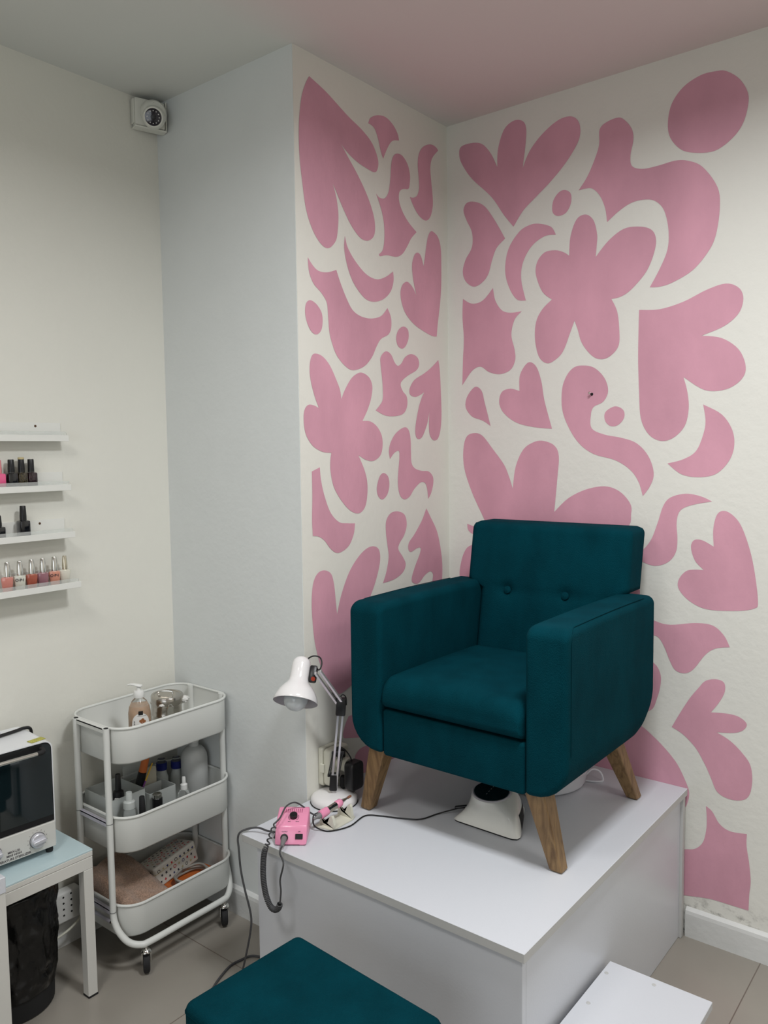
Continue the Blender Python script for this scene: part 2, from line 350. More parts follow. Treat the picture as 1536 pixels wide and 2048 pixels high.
MURAL_LEFT = [
  "-0.673,2.478,c -0.603,2.458 -0.517,2.423 -0.445,2.399 -0.400,2.373 -0.375,2.335 -0.377,2.307 -0.391,2.293 -0.419,2.293 -0.475,2.302 -0.519,2.318 -0.545,2.334,c -0.516,2.306 -0.469,2.262 -0.428,2.214 -0.401,2.167 -0.393,2.128 -0.402,2.099 -0.431,2.082 -0.466,2.085 -0.507,2.114 -0.546,2.161 -0.572,2.198 -0.584,2.214,c -0.569,2.178 -0.561,2.132 -0.565,2.085 -0.575,2.053 -0.605,2.028 -0.636,2.033 -0.669,2.064 -0.695,2.116 -0.708,2.186 -0.717,2.256 -0.717,2.336 -0.705,2.411 -0.689,2.452",
  "-0.420,2.428,c -0.409,2.447 -0.376,2.465 -0.335,2.472 -0.298,2.460 -0.275,2.440 -0.268,2.421,c -0.299,2.412 -0.318,2.395 -0.336,2.368 -0.349,2.344,c -0.360,2.361 -0.374,2.398 -0.388,2.420 -0.402,2.427",
  "-0.387,2.231,c -0.370,2.223 -0.344,2.227 -0.325,2.250 -0.315,2.291 -0.309,2.339 -0.299,2.364 -0.280,2.378 -0.252,2.379 -0.225,2.361 -0.212,2.331 -0.214,2.302 -0.222,2.284 -0.250,2.277 -0.269,2.263 -0.271,2.237 -0.255,2.208 -0.224,2.181 -0.179,2.157,c -0.208,2.132 -0.233,2.099 -0.258,2.073 -0.290,2.059 -0.336,2.056 -0.370,2.047 -0.376,2.052,c -0.358,2.067 -0.349,2.096 -0.348,2.137 -0.355,2.172 -0.370,2.205",
  "-0.052,2.450,c -0.068,2.458 -0.098,2.457 -0.137,2.439 -0.161,2.411 -0.169,2.375 -0.165,2.338 -0.162,2.305 -0.173,2.276 -0.194,2.263 -0.214,2.261,c -0.190,2.232 -0.161,2.211 -0.127,2.205 -0.101,2.222 -0.086,2.260 -0.087,2.299 -0.094,2.341 -0.098,2.384 -0.086,2.417",
  "-0.098,2.176 -0.115,2.155 -0.127,2.114 -0.134,2.083 -0.141,2.055,c -0.155,2.084 -0.172,2.093 -0.191,2.083 -0.205,2.051 -0.202,2.013 -0.193,1.981 -0.182,1.953,c -0.198,1.973 -0.219,1.987 -0.237,1.990 -0.259,1.976 -0.269,1.950 -0.262,1.918 -0.241,1.887 -0.196,1.859 -0.137,1.841 -0.093,1.832 -0.068,1.833,c -0.062,1.874 -0.049,1.936 -0.040,1.998 -0.038,2.069 -0.040,2.129 -0.054,2.162 -0.076,2.175",
  "-0.534,2.076,c -0.522,2.045 -0.489,2.012 -0.440,1.982 -0.390,1.974 -0.345,1.988 -0.306,2.011,c -0.304,1.983 -0.319,1.948 -0.354,1.920 -0.399,1.905 -0.442,1.907 -0.484,1.933 -0.511,1.964 -0.530,2.005 -0.538,2.043",
  "-0.692,1.987,c -0.672,1.968 -0.648,1.957 -0.613,1.959 -0.574,1.972,c -0.558,1.940 -0.533,1.900 -0.506,1.868 -0.472,1.854 -0.429,1.851 -0.389,1.858 -0.362,1.870 -0.337,1.894,c -0.320,1.868 -0.319,1.836 -0.333,1.813 -0.371,1.795 -0.394,1.769 -0.417,1.735 -0.454,1.705 -0.503,1.690 -0.537,1.697 -0.577,1.726 -0.599,1.764 -0.609,1.797 -0.613,1.846 -0.618,1.875 -0.640,1.898 -0.670,1.918 -0.688,1.949",
  "-0.684,1.871 -0.660,1.863 -0.640,1.843 -0.636,1.818 -0.643,1.792 -0.662,1.779 -0.683,1.785 -0.701,1.810 -0.707,1.839 -0.701,1.862",
  "-0.255,1.846 -0.231,1.838 -0.228,1.812 -0.243,1.786 -0.263,1.775 -0.285,1.782 -0.294,1.805 -0.282,1.832",
  "-0.670,1.725 -0.638,1.719 -0.607,1.694 -0.579,1.652 -0.566,1.627 -0.561,1.602,c -0.546,1.628 -0.518,1.662 -0.490,1.680 -0.465,1.685 -0.433,1.674 -0.417,1.648 -0.423,1.611 -0.442,1.573 -0.466,1.540,c -0.428,1.539 -0.395,1.523 -0.373,1.495 -0.370,1.462 -0.382,1.434 -0.416,1.418 -0.453,1.422 -0.488,1.437,c -0.461,1.393 -0.448,1.356 -0.448,1.314 -0.460,1.277 -0.489,1.260 -0.527,1.270 -0.567,1.302 -0.600,1.344 -0.613,1.388 -0.614,1.419 -0.609,1.445,c -0.646,1.448 -0.686,1.465 -0.713,1.497 -0.721,1.535 -0.717,1.565 -0.701,1.580 -0.677,1.579 -0.658,1.572,c -0.676,1.608 -0.690,1.650 -0.693,1.683 -0.686,1.713",
  "-0.349,1.759 -0.322,1.752 -0.303,1.728 -0.286,1.719 -0.268,1.728 -0.247,1.750 -0.214,1.762 -0.181,1.754 -0.171,1.733 -0.186,1.712 -0.232,1.692 -0.265,1.673 -0.273,1.658 -0.261,1.639 -0.241,1.623 -0.239,1.594 -0.258,1.569 -0.299,1.559 -0.353,1.559 -0.402,1.574,c -0.383,1.589 -0.367,1.608 -0.365,1.637 -0.368,1.674 -0.374,1.711 -0.374,1.739",
  "-0.060,1.755,c -0.052,1.724 -0.046,1.652 -0.043,1.570 -0.050,1.518 -0.067,1.487 -0.094,1.483 -0.114,1.502 -0.118,1.537 -0.115,1.578,c -0.128,1.537 -0.155,1.496 -0.177,1.486 -0.193,1.496 -0.195,1.526 -0.179,1.581 -0.162,1.617 -0.144,1.642,c -0.166,1.632 -0.196,1.624 -0.223,1.631 -0.224,1.651 -0.199,1.679 -0.148,1.702 -0.104,1.725",
  "-0.255,1.524 -0.231,1.513 -0.222,1.481 -0.221,1.442 -0.218,1.407 -0.199,1.389 -0.161,1.380 -0.122,1.377 -0.097,1.358 -0.096,1.332 -0.109,1.302 -0.126,1.284,c -0.131,1.318 -0.144,1.339 -0.170,1.341 -0.205,1.321 -0.230,1.298 -0.259,1.290 -0.283,1.305 -0.293,1.340 -0.290,1.384 -0.284,1.423 -0.286,1.447 -0.309,1.442 -0.333,1.422,c -0.338,1.448 -0.328,1.476 -0.300,1.505",
  "-0.366,1.379 -0.343,1.366 -0.338,1.337 -0.350,1.309 -0.375,1.296 -0.396,1.309 -0.401,1.335 -0.387,1.368",
  "-0.692,1.393,c -0.659,1.404,c -0.654,1.363 -0.639,1.315 -0.615,1.269 -0.579,1.240 -0.542,1.234 -0.508,1.231,c -0.515,1.198 -0.540,1.164 -0.585,1.149 -0.617,1.163 -0.643,1.190 -0.668,1.205 -0.693,1.209,c -0.695,1.257 -0.692,1.322",
  "-0.295,1.253 -0.260,1.240 -0.248,1.209 -0.261,1.175 -0.288,1.148 -0.294,1.129 -0.271,1.102 -0.256,1.077 -0.271,1.052 -0.316,1.035 -0.377,1.030,c -0.359,1.063 -0.346,1.110 -0.351,1.149 -0.358,1.189 -0.356,1.227 -0.332,1.250",
  "-0.137,1.253,c -0.111,1.219 -0.075,1.169 -0.053,1.104 -0.044,1.044 -0.048,0.981 -0.055,0.939,c -0.123,0.949,c -0.104,1.004 -0.102,1.025 -0.118,1.035 -0.149,1.026 -0.184,1.004 -0.214,1.008 -0.224,1.025 -0.204,1.064 -0.178,1.101 -0.172,1.121 -0.191,1.123 -0.225,1.114 -0.240,1.123 -0.237,1.146 -0.207,1.170 -0.164,1.213",
  "-0.648,1.105 -0.619,1.091 -0.607,1.058 -0.601,1.012 -0.596,0.968,c -0.574,1.026 -0.538,1.086 -0.495,1.127 -0.451,1.150 -0.414,1.151 -0.392,1.134 -0.391,1.096 -0.413,1.041 -0.440,0.997 -0.463,0.958 -0.450,0.860 -0.482,0.771 -0.549,0.733 -0.611,0.729 -0.656,0.793 -0.689,0.884 -0.700,0.953 -0.703,1.019 -0.696,1.071 -0.677,1.099",
  "-0.551,0.646,c -0.570,0.620 -0.578,0.590 -0.553,0.578 -0.450,0.558 -0.400,0.592 -0.473,0.636",
  "-0.483,0.530 -0.519,0.519 -0.524,0.499 -0.504,0.465 -0.495,0.441,c -0.377,0.437 -0.297,0.462 -0.401,0.519",
]
MURAL_RIGHT = [
  "0.106,2.464 0.143,2.450 0.175,2.412 0.198,2.366,c 0.201,2.422 0.223,2.477 0.258,2.496 0.289,2.488 0.303,2.464 0.302,2.418 0.291,2.342,c 0.316,2.389 0.360,2.430 0.411,2.457 0.450,2.460 0.475,2.446 0.487,2.418 0.482,2.381 0.448,2.333 0.398,2.286 0.339,2.243 0.293,2.209 0.258,2.165,c 0.223,2.208 0.175,2.276 0.101,2.349 0.063,2.403 0.051,2.437 0.059,2.463",
  "0.908,2.460 0.942,2.431 0.964,2.392 0.967,2.358 0.955,2.312 0.928,2.279 0.884,2.257 0.833,2.263 0.792,2.281 0.761,2.320 0.753,2.363 0.763,2.413 0.795,2.450 0.841,2.468 0.881,2.467",
  "0.607,2.416 0.629,2.401 0.649,2.371 0.653,2.340 0.645,2.300 0.650,2.268 0.682,2.253 0.726,2.252 0.774,2.255 0.810,2.247 0.851,2.221 0.892,2.158 0.899,2.099 0.889,2.027 0.867,1.984 0.827,1.943 0.773,1.918 0.737,1.911 0.707,1.913,c 0.736,1.963 0.757,2.013 0.759,2.067 0.746,2.123 0.721,2.154 0.690,2.165 0.651,2.164 0.613,2.148 0.575,2.122,c 0.569,2.162 0.552,2.203 0.528,2.229 0.504,2.234 0.483,2.233,c 0.511,2.268 0.534,2.313 0.548,2.353 0.549,2.396 0.570,2.412",
  "0.437,2.244 0.457,2.229 0.458,2.200 0.441,2.174 0.413,2.170 0.396,2.186 0.398,2.218 0.416,2.240",
  "0.109,2.273 0.150,2.250 0.191,2.194 0.227,2.133,c 0.195,2.108 0.178,2.072 0.162,2.026 0.133,2.001 0.103,1.996 0.074,2.018 0.063,2.051 0.074,2.088 0.100,2.127 0.100,2.175 0.079,2.218 0.067,2.252 0.079,2.274",
  "0.350,2.158 0.391,2.141 0.408,2.114,c 0.369,2.116 0.324,2.093 0.293,2.048 0.286,1.995 0.303,1.925,c 0.270,1.933 0.242,1.974 0.227,2.031 0.239,2.097 0.278,2.145 0.316,2.160",
  "0.507,2.157 0.532,2.135 0.544,2.092 0.543,2.060 0.540,2.026,c 0.580,2.067 0.626,2.093 0.671,2.092 0.706,2.079 0.722,2.055 0.721,2.019 0.698,1.962 0.654,1.916 0.622,1.898 0.591,1.894,c 0.609,1.856 0.616,1.805 0.615,1.755 0.590,1.726 0.560,1.718 0.529,1.732 0.497,1.772 0.483,1.814 0.472,1.843,c 0.458,1.808 0.433,1.751 0.400,1.724 0.374,1.721 0.349,1.745 0.336,1.800 0.340,1.854 0.362,1.891 0.395,1.917,c 0.362,1.945 0.339,2.001 0.343,2.040 0.369,2.066 0.406,2.067 0.435,2.056 0.453,2.043,c 0.457,2.100 0.477,2.148",
  "0.063,1.960,c 0.099,1.940 0.141,1.945 0.181,1.981,c 0.190,1.939 0.214,1.905 0.246,1.893 0.288,1.893,c 0.262,1.869 0.250,1.822 0.262,1.773 0.264,1.738 0.246,1.708 0.206,1.697 0.165,1.707 0.132,1.727 0.098,1.715 0.059,1.669,c 0.062,1.754 0.066,1.826 0.061,1.898",
  "0.676,1.852,c 0.737,1.847 0.804,1.860 0.868,1.885 0.919,1.895 0.953,1.879 0.965,1.849 0.954,1.811 0.916,1.780 0.856,1.760,c 0.911,1.748 0.956,1.713 0.975,1.665 0.964,1.631 0.925,1.607 0.868,1.608 0.808,1.648,c 0.820,1.604 0.824,1.556 0.813,1.508 0.780,1.475 0.743,1.468 0.708,1.489 0.685,1.536 0.679,1.612 0.675,1.706 0.675,1.787",
  "0.110,1.661 0.136,1.646 0.148,1.606 0.171,1.527,c 0.140,1.546 0.097,1.562 0.072,1.595 0.079,1.631",
  "0.311,1.727 0.340,1.713 0.359,1.664 0.370,1.603 0.397,1.512,c 0.333,1.519 0.270,1.535 0.222,1.568 0.204,1.604 0.214,1.638 0.246,1.647 0.280,1.638,c 0.282,1.690",
  "0.494,1.704 0.536,1.695 0.571,1.661 0.583,1.621 0.568,1.590 0.537,1.575 0.528,1.550 0.531,1.510 0.572,1.490 0.626,1.479 0.673,1.462 0.709,1.424 0.726,1.374 0.716,1.336 0.694,1.305,c 0.680,1.348 0.654,1.383 0.607,1.412 0.538,1.431 0.489,1.465 0.452,1.519 0.432,1.573 0.431,1.633 0.444,1.672 0.466,1.697",
  "0.605,1.574 0.631,1.562 0.634,1.539 0.616,1.518 0.592,1.515 0.574,1.532 0.575,1.558",
  "0.864,1.568,c 0.915,1.538 0.944,1.493 0.949,1.446 0.934,1.405 0.901,1.372 0.854,1.363 0.806,1.371 0.766,1.402,c 0.811,1.414 0.847,1.438 0.867,1.489 0.871,1.525",
  "0.106,1.505 0.139,1.495 0.181,1.448 0.222,1.398 0.242,1.356 0.255,1.319,c 0.266,1.391 0.294,1.447 0.333,1.471 0.367,1.474 0.405,1.459 0.421,1.425 0.416,1.351 0.406,1.247,c 0.453,1.291 0.511,1.320 0.574,1.332 0.621,1.318 0.655,1.283 0.659,1.251 0.643,1.205 0.526,1.152 0.222,1.133 0.172,1.167 0.139,1.223 0.096,1.303 0.066,1.383 0.062,1.449 0.075,1.493",
  "0.076,1.193,c 0.189,1.160 0.189,1.131,c 0.091,1.162",
  "0.086,1.117 0.060,1.086 0.045,1.032 0.046,0.998 0.059,0.958 0.138,0.966 0.180,1.058 0.138,1.121",
  "0.644,1.095 0.667,1.064 0.684,1.033 0.688,1.007 0.665,0.966 0.631,1.028",
  "0.703,0.816 0.738,0.803 0.754,0.776 0.755,0.744 0.745,0.700 0.727,0.661 0.678,0.655 0.666,0.773",
  "0.623,0.588 0.668,0.606 0.698,0.606 0.749,0.571 0.787,0.537 0.813,0.505 0.839,0.453 0.844,0.428 0.838,0.399 0.829,0.384 0.810,0.376 0.568,0.360 0.490,0.398 0.519,0.521",
  "0.893,1.295,c 0.861,1.309 0.819,1.315 0.776,1.303 0.755,1.277 0.740,1.229 0.721,1.177 0.696,1.144 0.670,1.126,c 0.696,1.108 0.735,1.099 0.773,1.114 0.794,1.144 0.798,1.182 0.795,1.232 0.805,1.266 0.838,1.283",
  "0.934,1.268 0.966,1.240 0.989,1.187 1.007,1.118 1.020,1.024 1.010,1.002 0.960,0.990 0.884,0.986 0.836,1.004 0.805,1.035 0.803,1.063 0.823,1.090 0.847,1.097 0.874,1.098,c 0.849,1.123 0.837,1.160 0.845,1.182 0.869,1.183 0.900,1.167,c 0.898,1.218 0.909,1.261",
  "0.675,0.958 0.736,0.934 0.781,0.928 0.852,0.942 0.901,0.941 0.932,0.917 0.949,0.885,c 0.911,0.876 0.883,0.854 0.856,0.814 0.839,0.796 0.819,0.789 0.796,0.796 0.780,0.823 0.764,0.860 0.748,0.884 0.729,0.890 0.675,0.888",
  "0.790,0.622,c 0.811,0.664 0.840,0.717 0.865,0.753 0.884,0.777 0.913,0.787 0.935,0.781 0.938,0.756 0.924,0.723 0.901,0.688,c 0.944,0.693 0.977,0.690 0.998,0.674 0.989,0.654 0.964,0.641 0.918,0.633,c 0.955,0.616 0.988,0.588 1.010,0.558 1.016,0.514 1.009,0.471 0.989,0.451 0.953,0.446 0.922,0.459 0.904,0.496 0.888,0.529 0.863,0.570 0.837,0.596 0.817,0.610",
  "0.892,0.408,c 0.910,0.396 0.931,0.365 0.960,0.352 1.005,0.357,c 1.005,0.322 1.013,0.273 1.018,0.223 1.015,0.181 1.014,0.135,c 0.964,0.134 0.905,0.132 0.834,0.118 0.793,0.114,c 0.791,0.240,c 0.832,0.259 0.863,0.270 0.885,0.296 0.894,0.336 0.895,0.373",
]
# ------------------------------------------------------------------ the room
XA, YB = -0.601, -0.7365            # plane of the left wall, plane of the pier face
def struct(name, bm, m, label=None, smooth=False):
    o = obj(name, bm, m, None, smooth=smooth); o['kind'] = 'structure'
    if label: tag(o, label, None)
    return o
def outline(s):
    P = []
    for t in s.split():
        a = t.split(','); P.append((Vector((float(a[0]), float(a[1]), 0)), len(a) > 2))
    cs = [i for i, p in enumerate(P) if p[1]]
    if not cs: pts = smooth_pts([p[0] for p in P], 5, closed=True)
    else:
        P = P[cs[0]:]+P[:cs[0]]; P.append(P[0]); pts = []; seg = [P[0][0]]
        for p, c in P[1:]:
            seg.append(p)
            if c:
                pts += smooth_pts(seg, 5)[:-1]; seg = [p]
        if len(seg) > 1: pts += smooth_pts(seg, 5)[:-1]
    return [(p.x, p.y) for p in pts]
def paint(bm, shapes, fn, mi):
    for s in shapes:
        P = outline(s); vs = [bm.verts.new(fn(u, v)) for u, v in P]
        for tri in tessellate_polygon([[V(u, v, 0) for u, v in P]]):
            try: f = bm.faces.new([vs[i] for i in tri]); f.material_index = mi
            except ValueError: pass

def dirt_mat(base):
    # grey scuffs and peeling just above the skirting board
    m = base.copy(); m.name = 'right_wall_paint_scuffed'; nt = m.node_tree; b = nt.nodes['Principled BSDF']
    old = b.inputs['Base Color'].links[0].from_socket
    tc = nt.nodes.new('ShaderNodeTexCoord'); sx = nt.nodes.new('ShaderNodeSeparateXYZ'); nt.links.new(tc.outputs['Object'], sx.inputs[0])
    mr = nt.nodes.new('ShaderNodeMapRange'); mr.inputs['From Min'].default_value = 0.155; mr.inputs['From Max'].default_value = 0.085; nt.links.new(sx.outputs['Z'], mr.inputs['Value'])
    n = nt.nodes.new('ShaderNodeTexNoise'); n.inputs['Scale'].default_value = 22; n.inputs['Detail'].default_value = 8; n.inputs['Roughness'].default_value = 0.75
    mp = nt.nodes.new('ShaderNodeMapping'); mp.inputs['Scale'].default_value = (1, 1, 1.6); nt.links.new(tc.outputs['Object'], mp.inputs[0]); nt.links.new(mp.outputs[0], n.inputs['Vector'])
    r = nt.nodes.new('ShaderNodeValToRGB'); r.color_ramp.elements[0].position = 0.50; r.color_ramp.elements[0].color = (0, 0, 0, 1); r.color_ramp.elements[1].position = 0.66; nt.links.new(n.outputs['Fac'], r.inputs['Fac'])
    mu = nt.nodes.new('ShaderNodeMath'); mu.operation = 'MULTIPLY'; nt.links.new(mr.outputs[0], mu.inputs[0]); nt.links.new(r.outputs['Color'], mu.inputs[1])
    mix = nt.nodes.new('ShaderNodeMix'); mix.data_type = 'RGBA'; nt.links.new(mu.outputs[0], mix.inputs[0]); nt.links.new(old, mix.inputs[6]); mix.inputs[7].default_value = (0.22, 0.21, 0.19, 1)
    nt.links.new(mix.outputs[2], b.inputs['Base Color'])
    return m
M['cream_ds'] = dirt_mat(M['cream_d'])

bm = NB(); box(bm, -0.75, 3.3, -4.5, 0.1, -0.08, 0.0); struct('floor', bm, M['tiles'])
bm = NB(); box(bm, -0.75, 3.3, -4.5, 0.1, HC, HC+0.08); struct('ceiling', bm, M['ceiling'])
bm = NB(); box(bm, XA-0.1, XA, -4.4, YB+0.1, 0, HC); struct('wall_left', bm, M['cream'])
bm = NB(); box(bm, XA, -0.0012, YB, YB+0.05, 0, HC); struct('wall_pier', bm, M['blue_grey'])
bm = NB(); box(bm, -0.1, 0, YB+0.001, 0.0, 0, HC); paint(bm, MURAL_LEFT, lambda u, v: V(0.0007, u, v), 1)
struct('wall_mural_left', bm, [M['cream'], M['pink']])
bm = NB(); box(bm, -0.1, 3.2, 0, 0.1, 0, HC); paint(bm, MURAL_RIGHT, lambda u, v: V(u, -0.0007, v), 1)
struct('wall_mural_right', bm, [M['cream_ds'], M['pink']])
bm = NB(); box(bm, 3.2, 3.3, -4.4, 0.1, 0, HC); struct('wall_right', bm, M['cream_d'])
bm = NB(); box(bm, -0.7, 3.3, -4.5, -4.4, 0, HC); struct('wall_back', bm, M['cream_d'])
def skirting(name, a, b, nrm, h=0.086):
    # profile swept from a to b along the wall; nrm points into the room
    bm = NB(); a = Vector(a); b = Vector(b); nrm = Vector(nrm)
    prof = [(0, 0), (0.013, 0), (0.013, h-0.016), (0.011, h-0.006), (0.004, h), (0, h+0.002)]
    prism(bm, prof, 0, 1, lambda u, v, d: a+(b-a)*d+nrm*u+V(0, 0, v))
    return struct(name, bm, M['skirting'], smooth=False)
skirting('baseboard_left', (XA, -4.4, 0), (XA, YB, 0), (1, 0, 0))
skirting('baseboard_pier', (XA+0.014, YB, 0), (0.0, YB, 0), (0, -1, 0))
skirting('baseboard_right', (0.842, 0, 0), (3.2, 0, 0), (0, -1, 0))

# ------------------------------------------------------------------ platform and step
HP = 0.447
t = thing('platform', 'large white melamine podium under the teal armchair in the corner', 'platform', (0.42, -0.5, 0))
bm = NB(); box(bm, 0.002, 0.8392, -0.987, -0.001, HP-0.021, HP, 0.0012, 1, mi=0)
for f in bm.faces:
    if abs(f.normal.z) < 0.5 and f.calc_center_median().z < HP-0.002: f.material_index = 1
obj('top_board', bm, [M['white_board'], M['board_edge']], t, smooth=False)
bm = NB(); box(bm, 0.05, 0.829, -0.977, -0.961, 0.001, HP-0.0215, 0.0008, 1); obj('front_panel', bm, M['white_board'], t, smooth=False)
bm = NB(); box(bm, 0.813, 0.829, -0.9605, -0.015, 0.001, HP-0.0215, 0.0008, 1); obj('side_panel', bm, M['white_board'], t, smooth=False)
bm = NB(); box(bm, 0.05, 0.066, -0.9605, -0.75, 0.001, HP-0.0215, 0.0008, 1); obj('side_panel', bm, M['white_board'], t, smooth=False)
bm = NB(); box(bm, 0.829, 0.8375, -0.032, -0.015, 0.001, HP-0.0215, 0.0005, 1); obj('corner_strip', bm, M['board_edge'], t, smooth=False)

HS = 0.2116
t = thing('step', 'low white melamine step board standing against the right side of the podium', 'step', (0.96, -0.8, 0))
bm = NB(); box(bm, 0.8405, 1.08, -1.02, -0.563, HS-0.018, HS, 0.001, 1); obj('tread', bm, M['white_board'], t, smooth=False)
bm = NB(); box(bm, 0.842, 1.05, -0.600, -0.584, 0.001, HS-0.0185, 0.0008, 1); obj('side_panel', bm, M['white_board'], t, smooth=False)
bm = NB(); box(bm, 0.842, 1.05, -1.0, -0.984, 0.001, HS-0.0185, 0.0008, 1); obj('side_panel', bm, M['white_board'], t, smooth=False)
bm = NB(); box(bm, 1.0505, 1.064, -1.0, -0.584, 0.001, HS-0.0185, 0.0008, 1); obj('front_panel', bm, M['white_board'], t, smooth=False)
for (x, y) in ((0.862, -0.735), (0.956, -0.586), (0.852, -0.612), (1.05, -0.735)):
    bm = NB(); lathe(bm, [(0.0048, 0), (0.0048, 0.0006), (0.004, 0.001)], 16, Matrix.Translation((x, y, HS))); obj('screw_cap', bm, M['board_edge'], t)

# ------------------------------------------------------------------ armchair
t = thing('armchair', 'dark teal velvet armchair with splayed wooden legs on the white podium', 'armchair', (0.4775, -0.43, HP))
def arm(x0, x1, left):
    bm = NB(); y0, y1, z0, z1 = -0.722, -0.175, 0.640, 1.044
    rb = 0.088; rs = 0.022
    Rf = (rb, 0.012, rs, rs) if left else (0.012, rb, rs, rs)      # bl, br, tr, tl
    rings = []; N = 60
    for k in range(N+1):
        s = k/N; L = y1-y0
        # finer stations near both ends
        s = 0.5-0.5*math.cos(PI*s); y = y0+L*s
        df, db = y-y0, y1-y
        ins = 0.0
        e = 0.016
        for d in (df, db):
            if d < e: ins = max(ins, e-math.sqrt(max(0, e*e-(e-d)**2)))
        lo = hi = 0.0
        RB = 0.105
        if db < RB: lo = RB-math.sqrt(max(0, RB*RB-(RB-db)**2))
        RT = 0.03
        if df < RT: hi = RT-math.sqrt(max(0, RT*RT-(RT-df)**2))
        lo *= 0.95
        P = rrect(x0+ins*0.9, x1-ins*0.9, z0+max(ins, lo), z1-max(ins, hi), tuple(max(0.002, r-ins) for r in Rf), 7)
        puff = 0.003*math.sin(PI*s)
        rings.append([V(p[0], y, p[1]+puff*(1 if p[1] > 1 else 0)) for p in P])
    loft(bm, rings)
    return bm
for x0, x1, left in ((0.155, 0.263, True), (0.692, 0.80, False)):
    a = obj('armrest', arm(x0, x1, left), M['teal'], t, angle=1.2)
    # welt seams round the front and along the outer top edge
    bm = NB(); xo = x0 if left else x1; sg = -1 if left else 1
    P = [V(xo+sg*0.0005, -0.722+0.022, z) for z in [0.75+0.02*k for k in range(14)]]+[V(xo-sg*0.003, -0.700+0.01, 1.033), V(xo-sg*0.010, -0.67, 1.0405)]
    P += [V(xo-sg*0.010, -0.66+0.03*k, 1.0425+0.003*math.sin(PI*(k/16))) for k in range(0, 15)]
    tube(bm, P, 0.0010, 6, sm=2); obj('seam', bm, M['teal_seam'], a)
# seat box between the arms
bm = NB()
rslab(bm, 0.2645, 0.6905, -0.716, -0.19, 0.636, 0.762, 0.010, 0.008, axis='y', m=3)
obj('seat_box', bm, M['teal'], t, angle=1.2)
# loose seat cushion
bm = NB(); rings = []; N = 28; y0, y1, z0, z1 = -0.7285, -0.262, 0.7645, 0.853
for k in range(N+1):
    s = 0.5-0.5*math.cos(PI*k/N); y = y0+(y1-y0)*s; df = y-y0; db = y1-y
    e = 0.042; ins = 0.0
    if df < e: ins = e-math.sqrt(max(0, e*e-(e-df)**2))
    if db < 0.02: ins = max(ins, 0.02-math.sqrt(max(0, 0.0004-(0.02-db)**2)))
    P = rrect(0.2665+ins*0.25, 0.6885-ins*0.25, z0+ins*0.62, z1-ins, (max(0.003, 0.012-ins*.3), max(0.003, 0.012-ins*.3), 0.026 if ins < 0.03 else 0.016, 0.026 if ins < 0.03 else 0.016), 5, (14, 4))
    ring = []
    for px, pz in P:
        u = (px-0.4775)/0.211
        crown = 0.014*(1-u*u)*math.sin(PI*min(1, max(0, s*0.9+0.08))) if pz > 0.80 else 0
        ring.append(V(px, y, pz+crown))
    rings.append(ring)
loft(bm, rings)
obj('seat_cushion', bm, M['teal'], t, angle=1.4)
# leaning back with two buttoned dimples
BT = [(0.362, 1.022), (0.552, 1.022)]
bm = NB(); rings = []; z0, z1 = 0.640, 1.224
N = 60
for k in range(N+1):
    s = k/N; s = s-0.06*math.sin(2*PI*s); z = z0+(z1-z0)*s
    dt = z1-z; e = 0.022; ins = 0.0
    if dt < e: ins = e-math.sqrt(max(0, e*e-(e-dt)**2))
    if k == 0: ins = 0.004
    tl = max(0, (z-0.80)/(z1-0.80))
    yf = -0.262+0.072*tl; yb = -0.165+0.10*max(0, (z-0.72)/(z1-0.72))
    wx = 0.2695 if z > 1.0 else 0.212
    wt = min(1, max(0, (z-1.030)/0.012)); half = 0.2125+(0.2610-0.2125)*wt
    cx = 0.4765-0.002*wt
    P = rrect(cx-half+ins, cx+half-ins, yf+ins, yb-ins, tuple(max(0.003, r-ins) for r in (0.022, 0.022, 0.028, 0.028)), 5, (36, 5))
    ring = []
    for px, py in P:
        dy = 0
        if py < yf+ins+0.008:
            u = (px-cx)/half
            dy -= 0.010*(1-u*u)*math.sin(PI*min(1, max(0.0, (z-0.80)/0.42)))
            for bx, bz in BT:
                d = math.hypot(px-bx, (z-bz)); dy += 0.013*math.exp(-(d/0.020)**2)+0.004*math.exp(-(d/0.06)**2)
            dy += 0.003*math.exp(-((z-1.022)/0.012)**2)*(1 if abs(px-cx) < half*0.7 else 0)
        ring.append(V(px, py+dy, z))
    rings.append(ring)
loft(bm, rings)
bk = obj('backrest', bm, M['teal'], t, angle=1.4)
for bx, bz in BT:
    bm = NB(); yb = -0.262+0.072*((bz-0.80)/0.424)-0.0045+0.010
    lathe(bm, [(0.0105, 0), (0.012, 0.003), (0.0105, 0.006), (0.006, 0.008), (0.0, 0.0085)], 20, frame((bx, yb, bz), (0, -1, 0.15))); obj('button', bm, M['teal'], bk)
# legs: square, tapered, splayed
def leg(fx, fy, tx, ty):
    bm = NB(); rings = []
    for s in (0, 0.02, 0.5, 1.0):
        h = 0.0165+0.0105*s; c = V(fx+(tx-fx)*s, fy+(ty-fy)*s, HP+0.0012+(0.650-HP)*s)
        if s == 0: h -= 0.003
        rings.append([V(c.x+p[0], c.y+p[1], c.z) for p in rrect(-h, h, -h, h, 0.003, 2)])
    loft(bm, rings); return bm
for a in ((0.170, -0.665, 0.232, -0.672), (0.748, -0.652, 0.700, -0.668), (0.738, -0.155, 0.690, -0.235), (0.205, -0.155, 0.250, -0.235)):
    obj('leg', leg(*a), M['wood'], t, smooth=False)

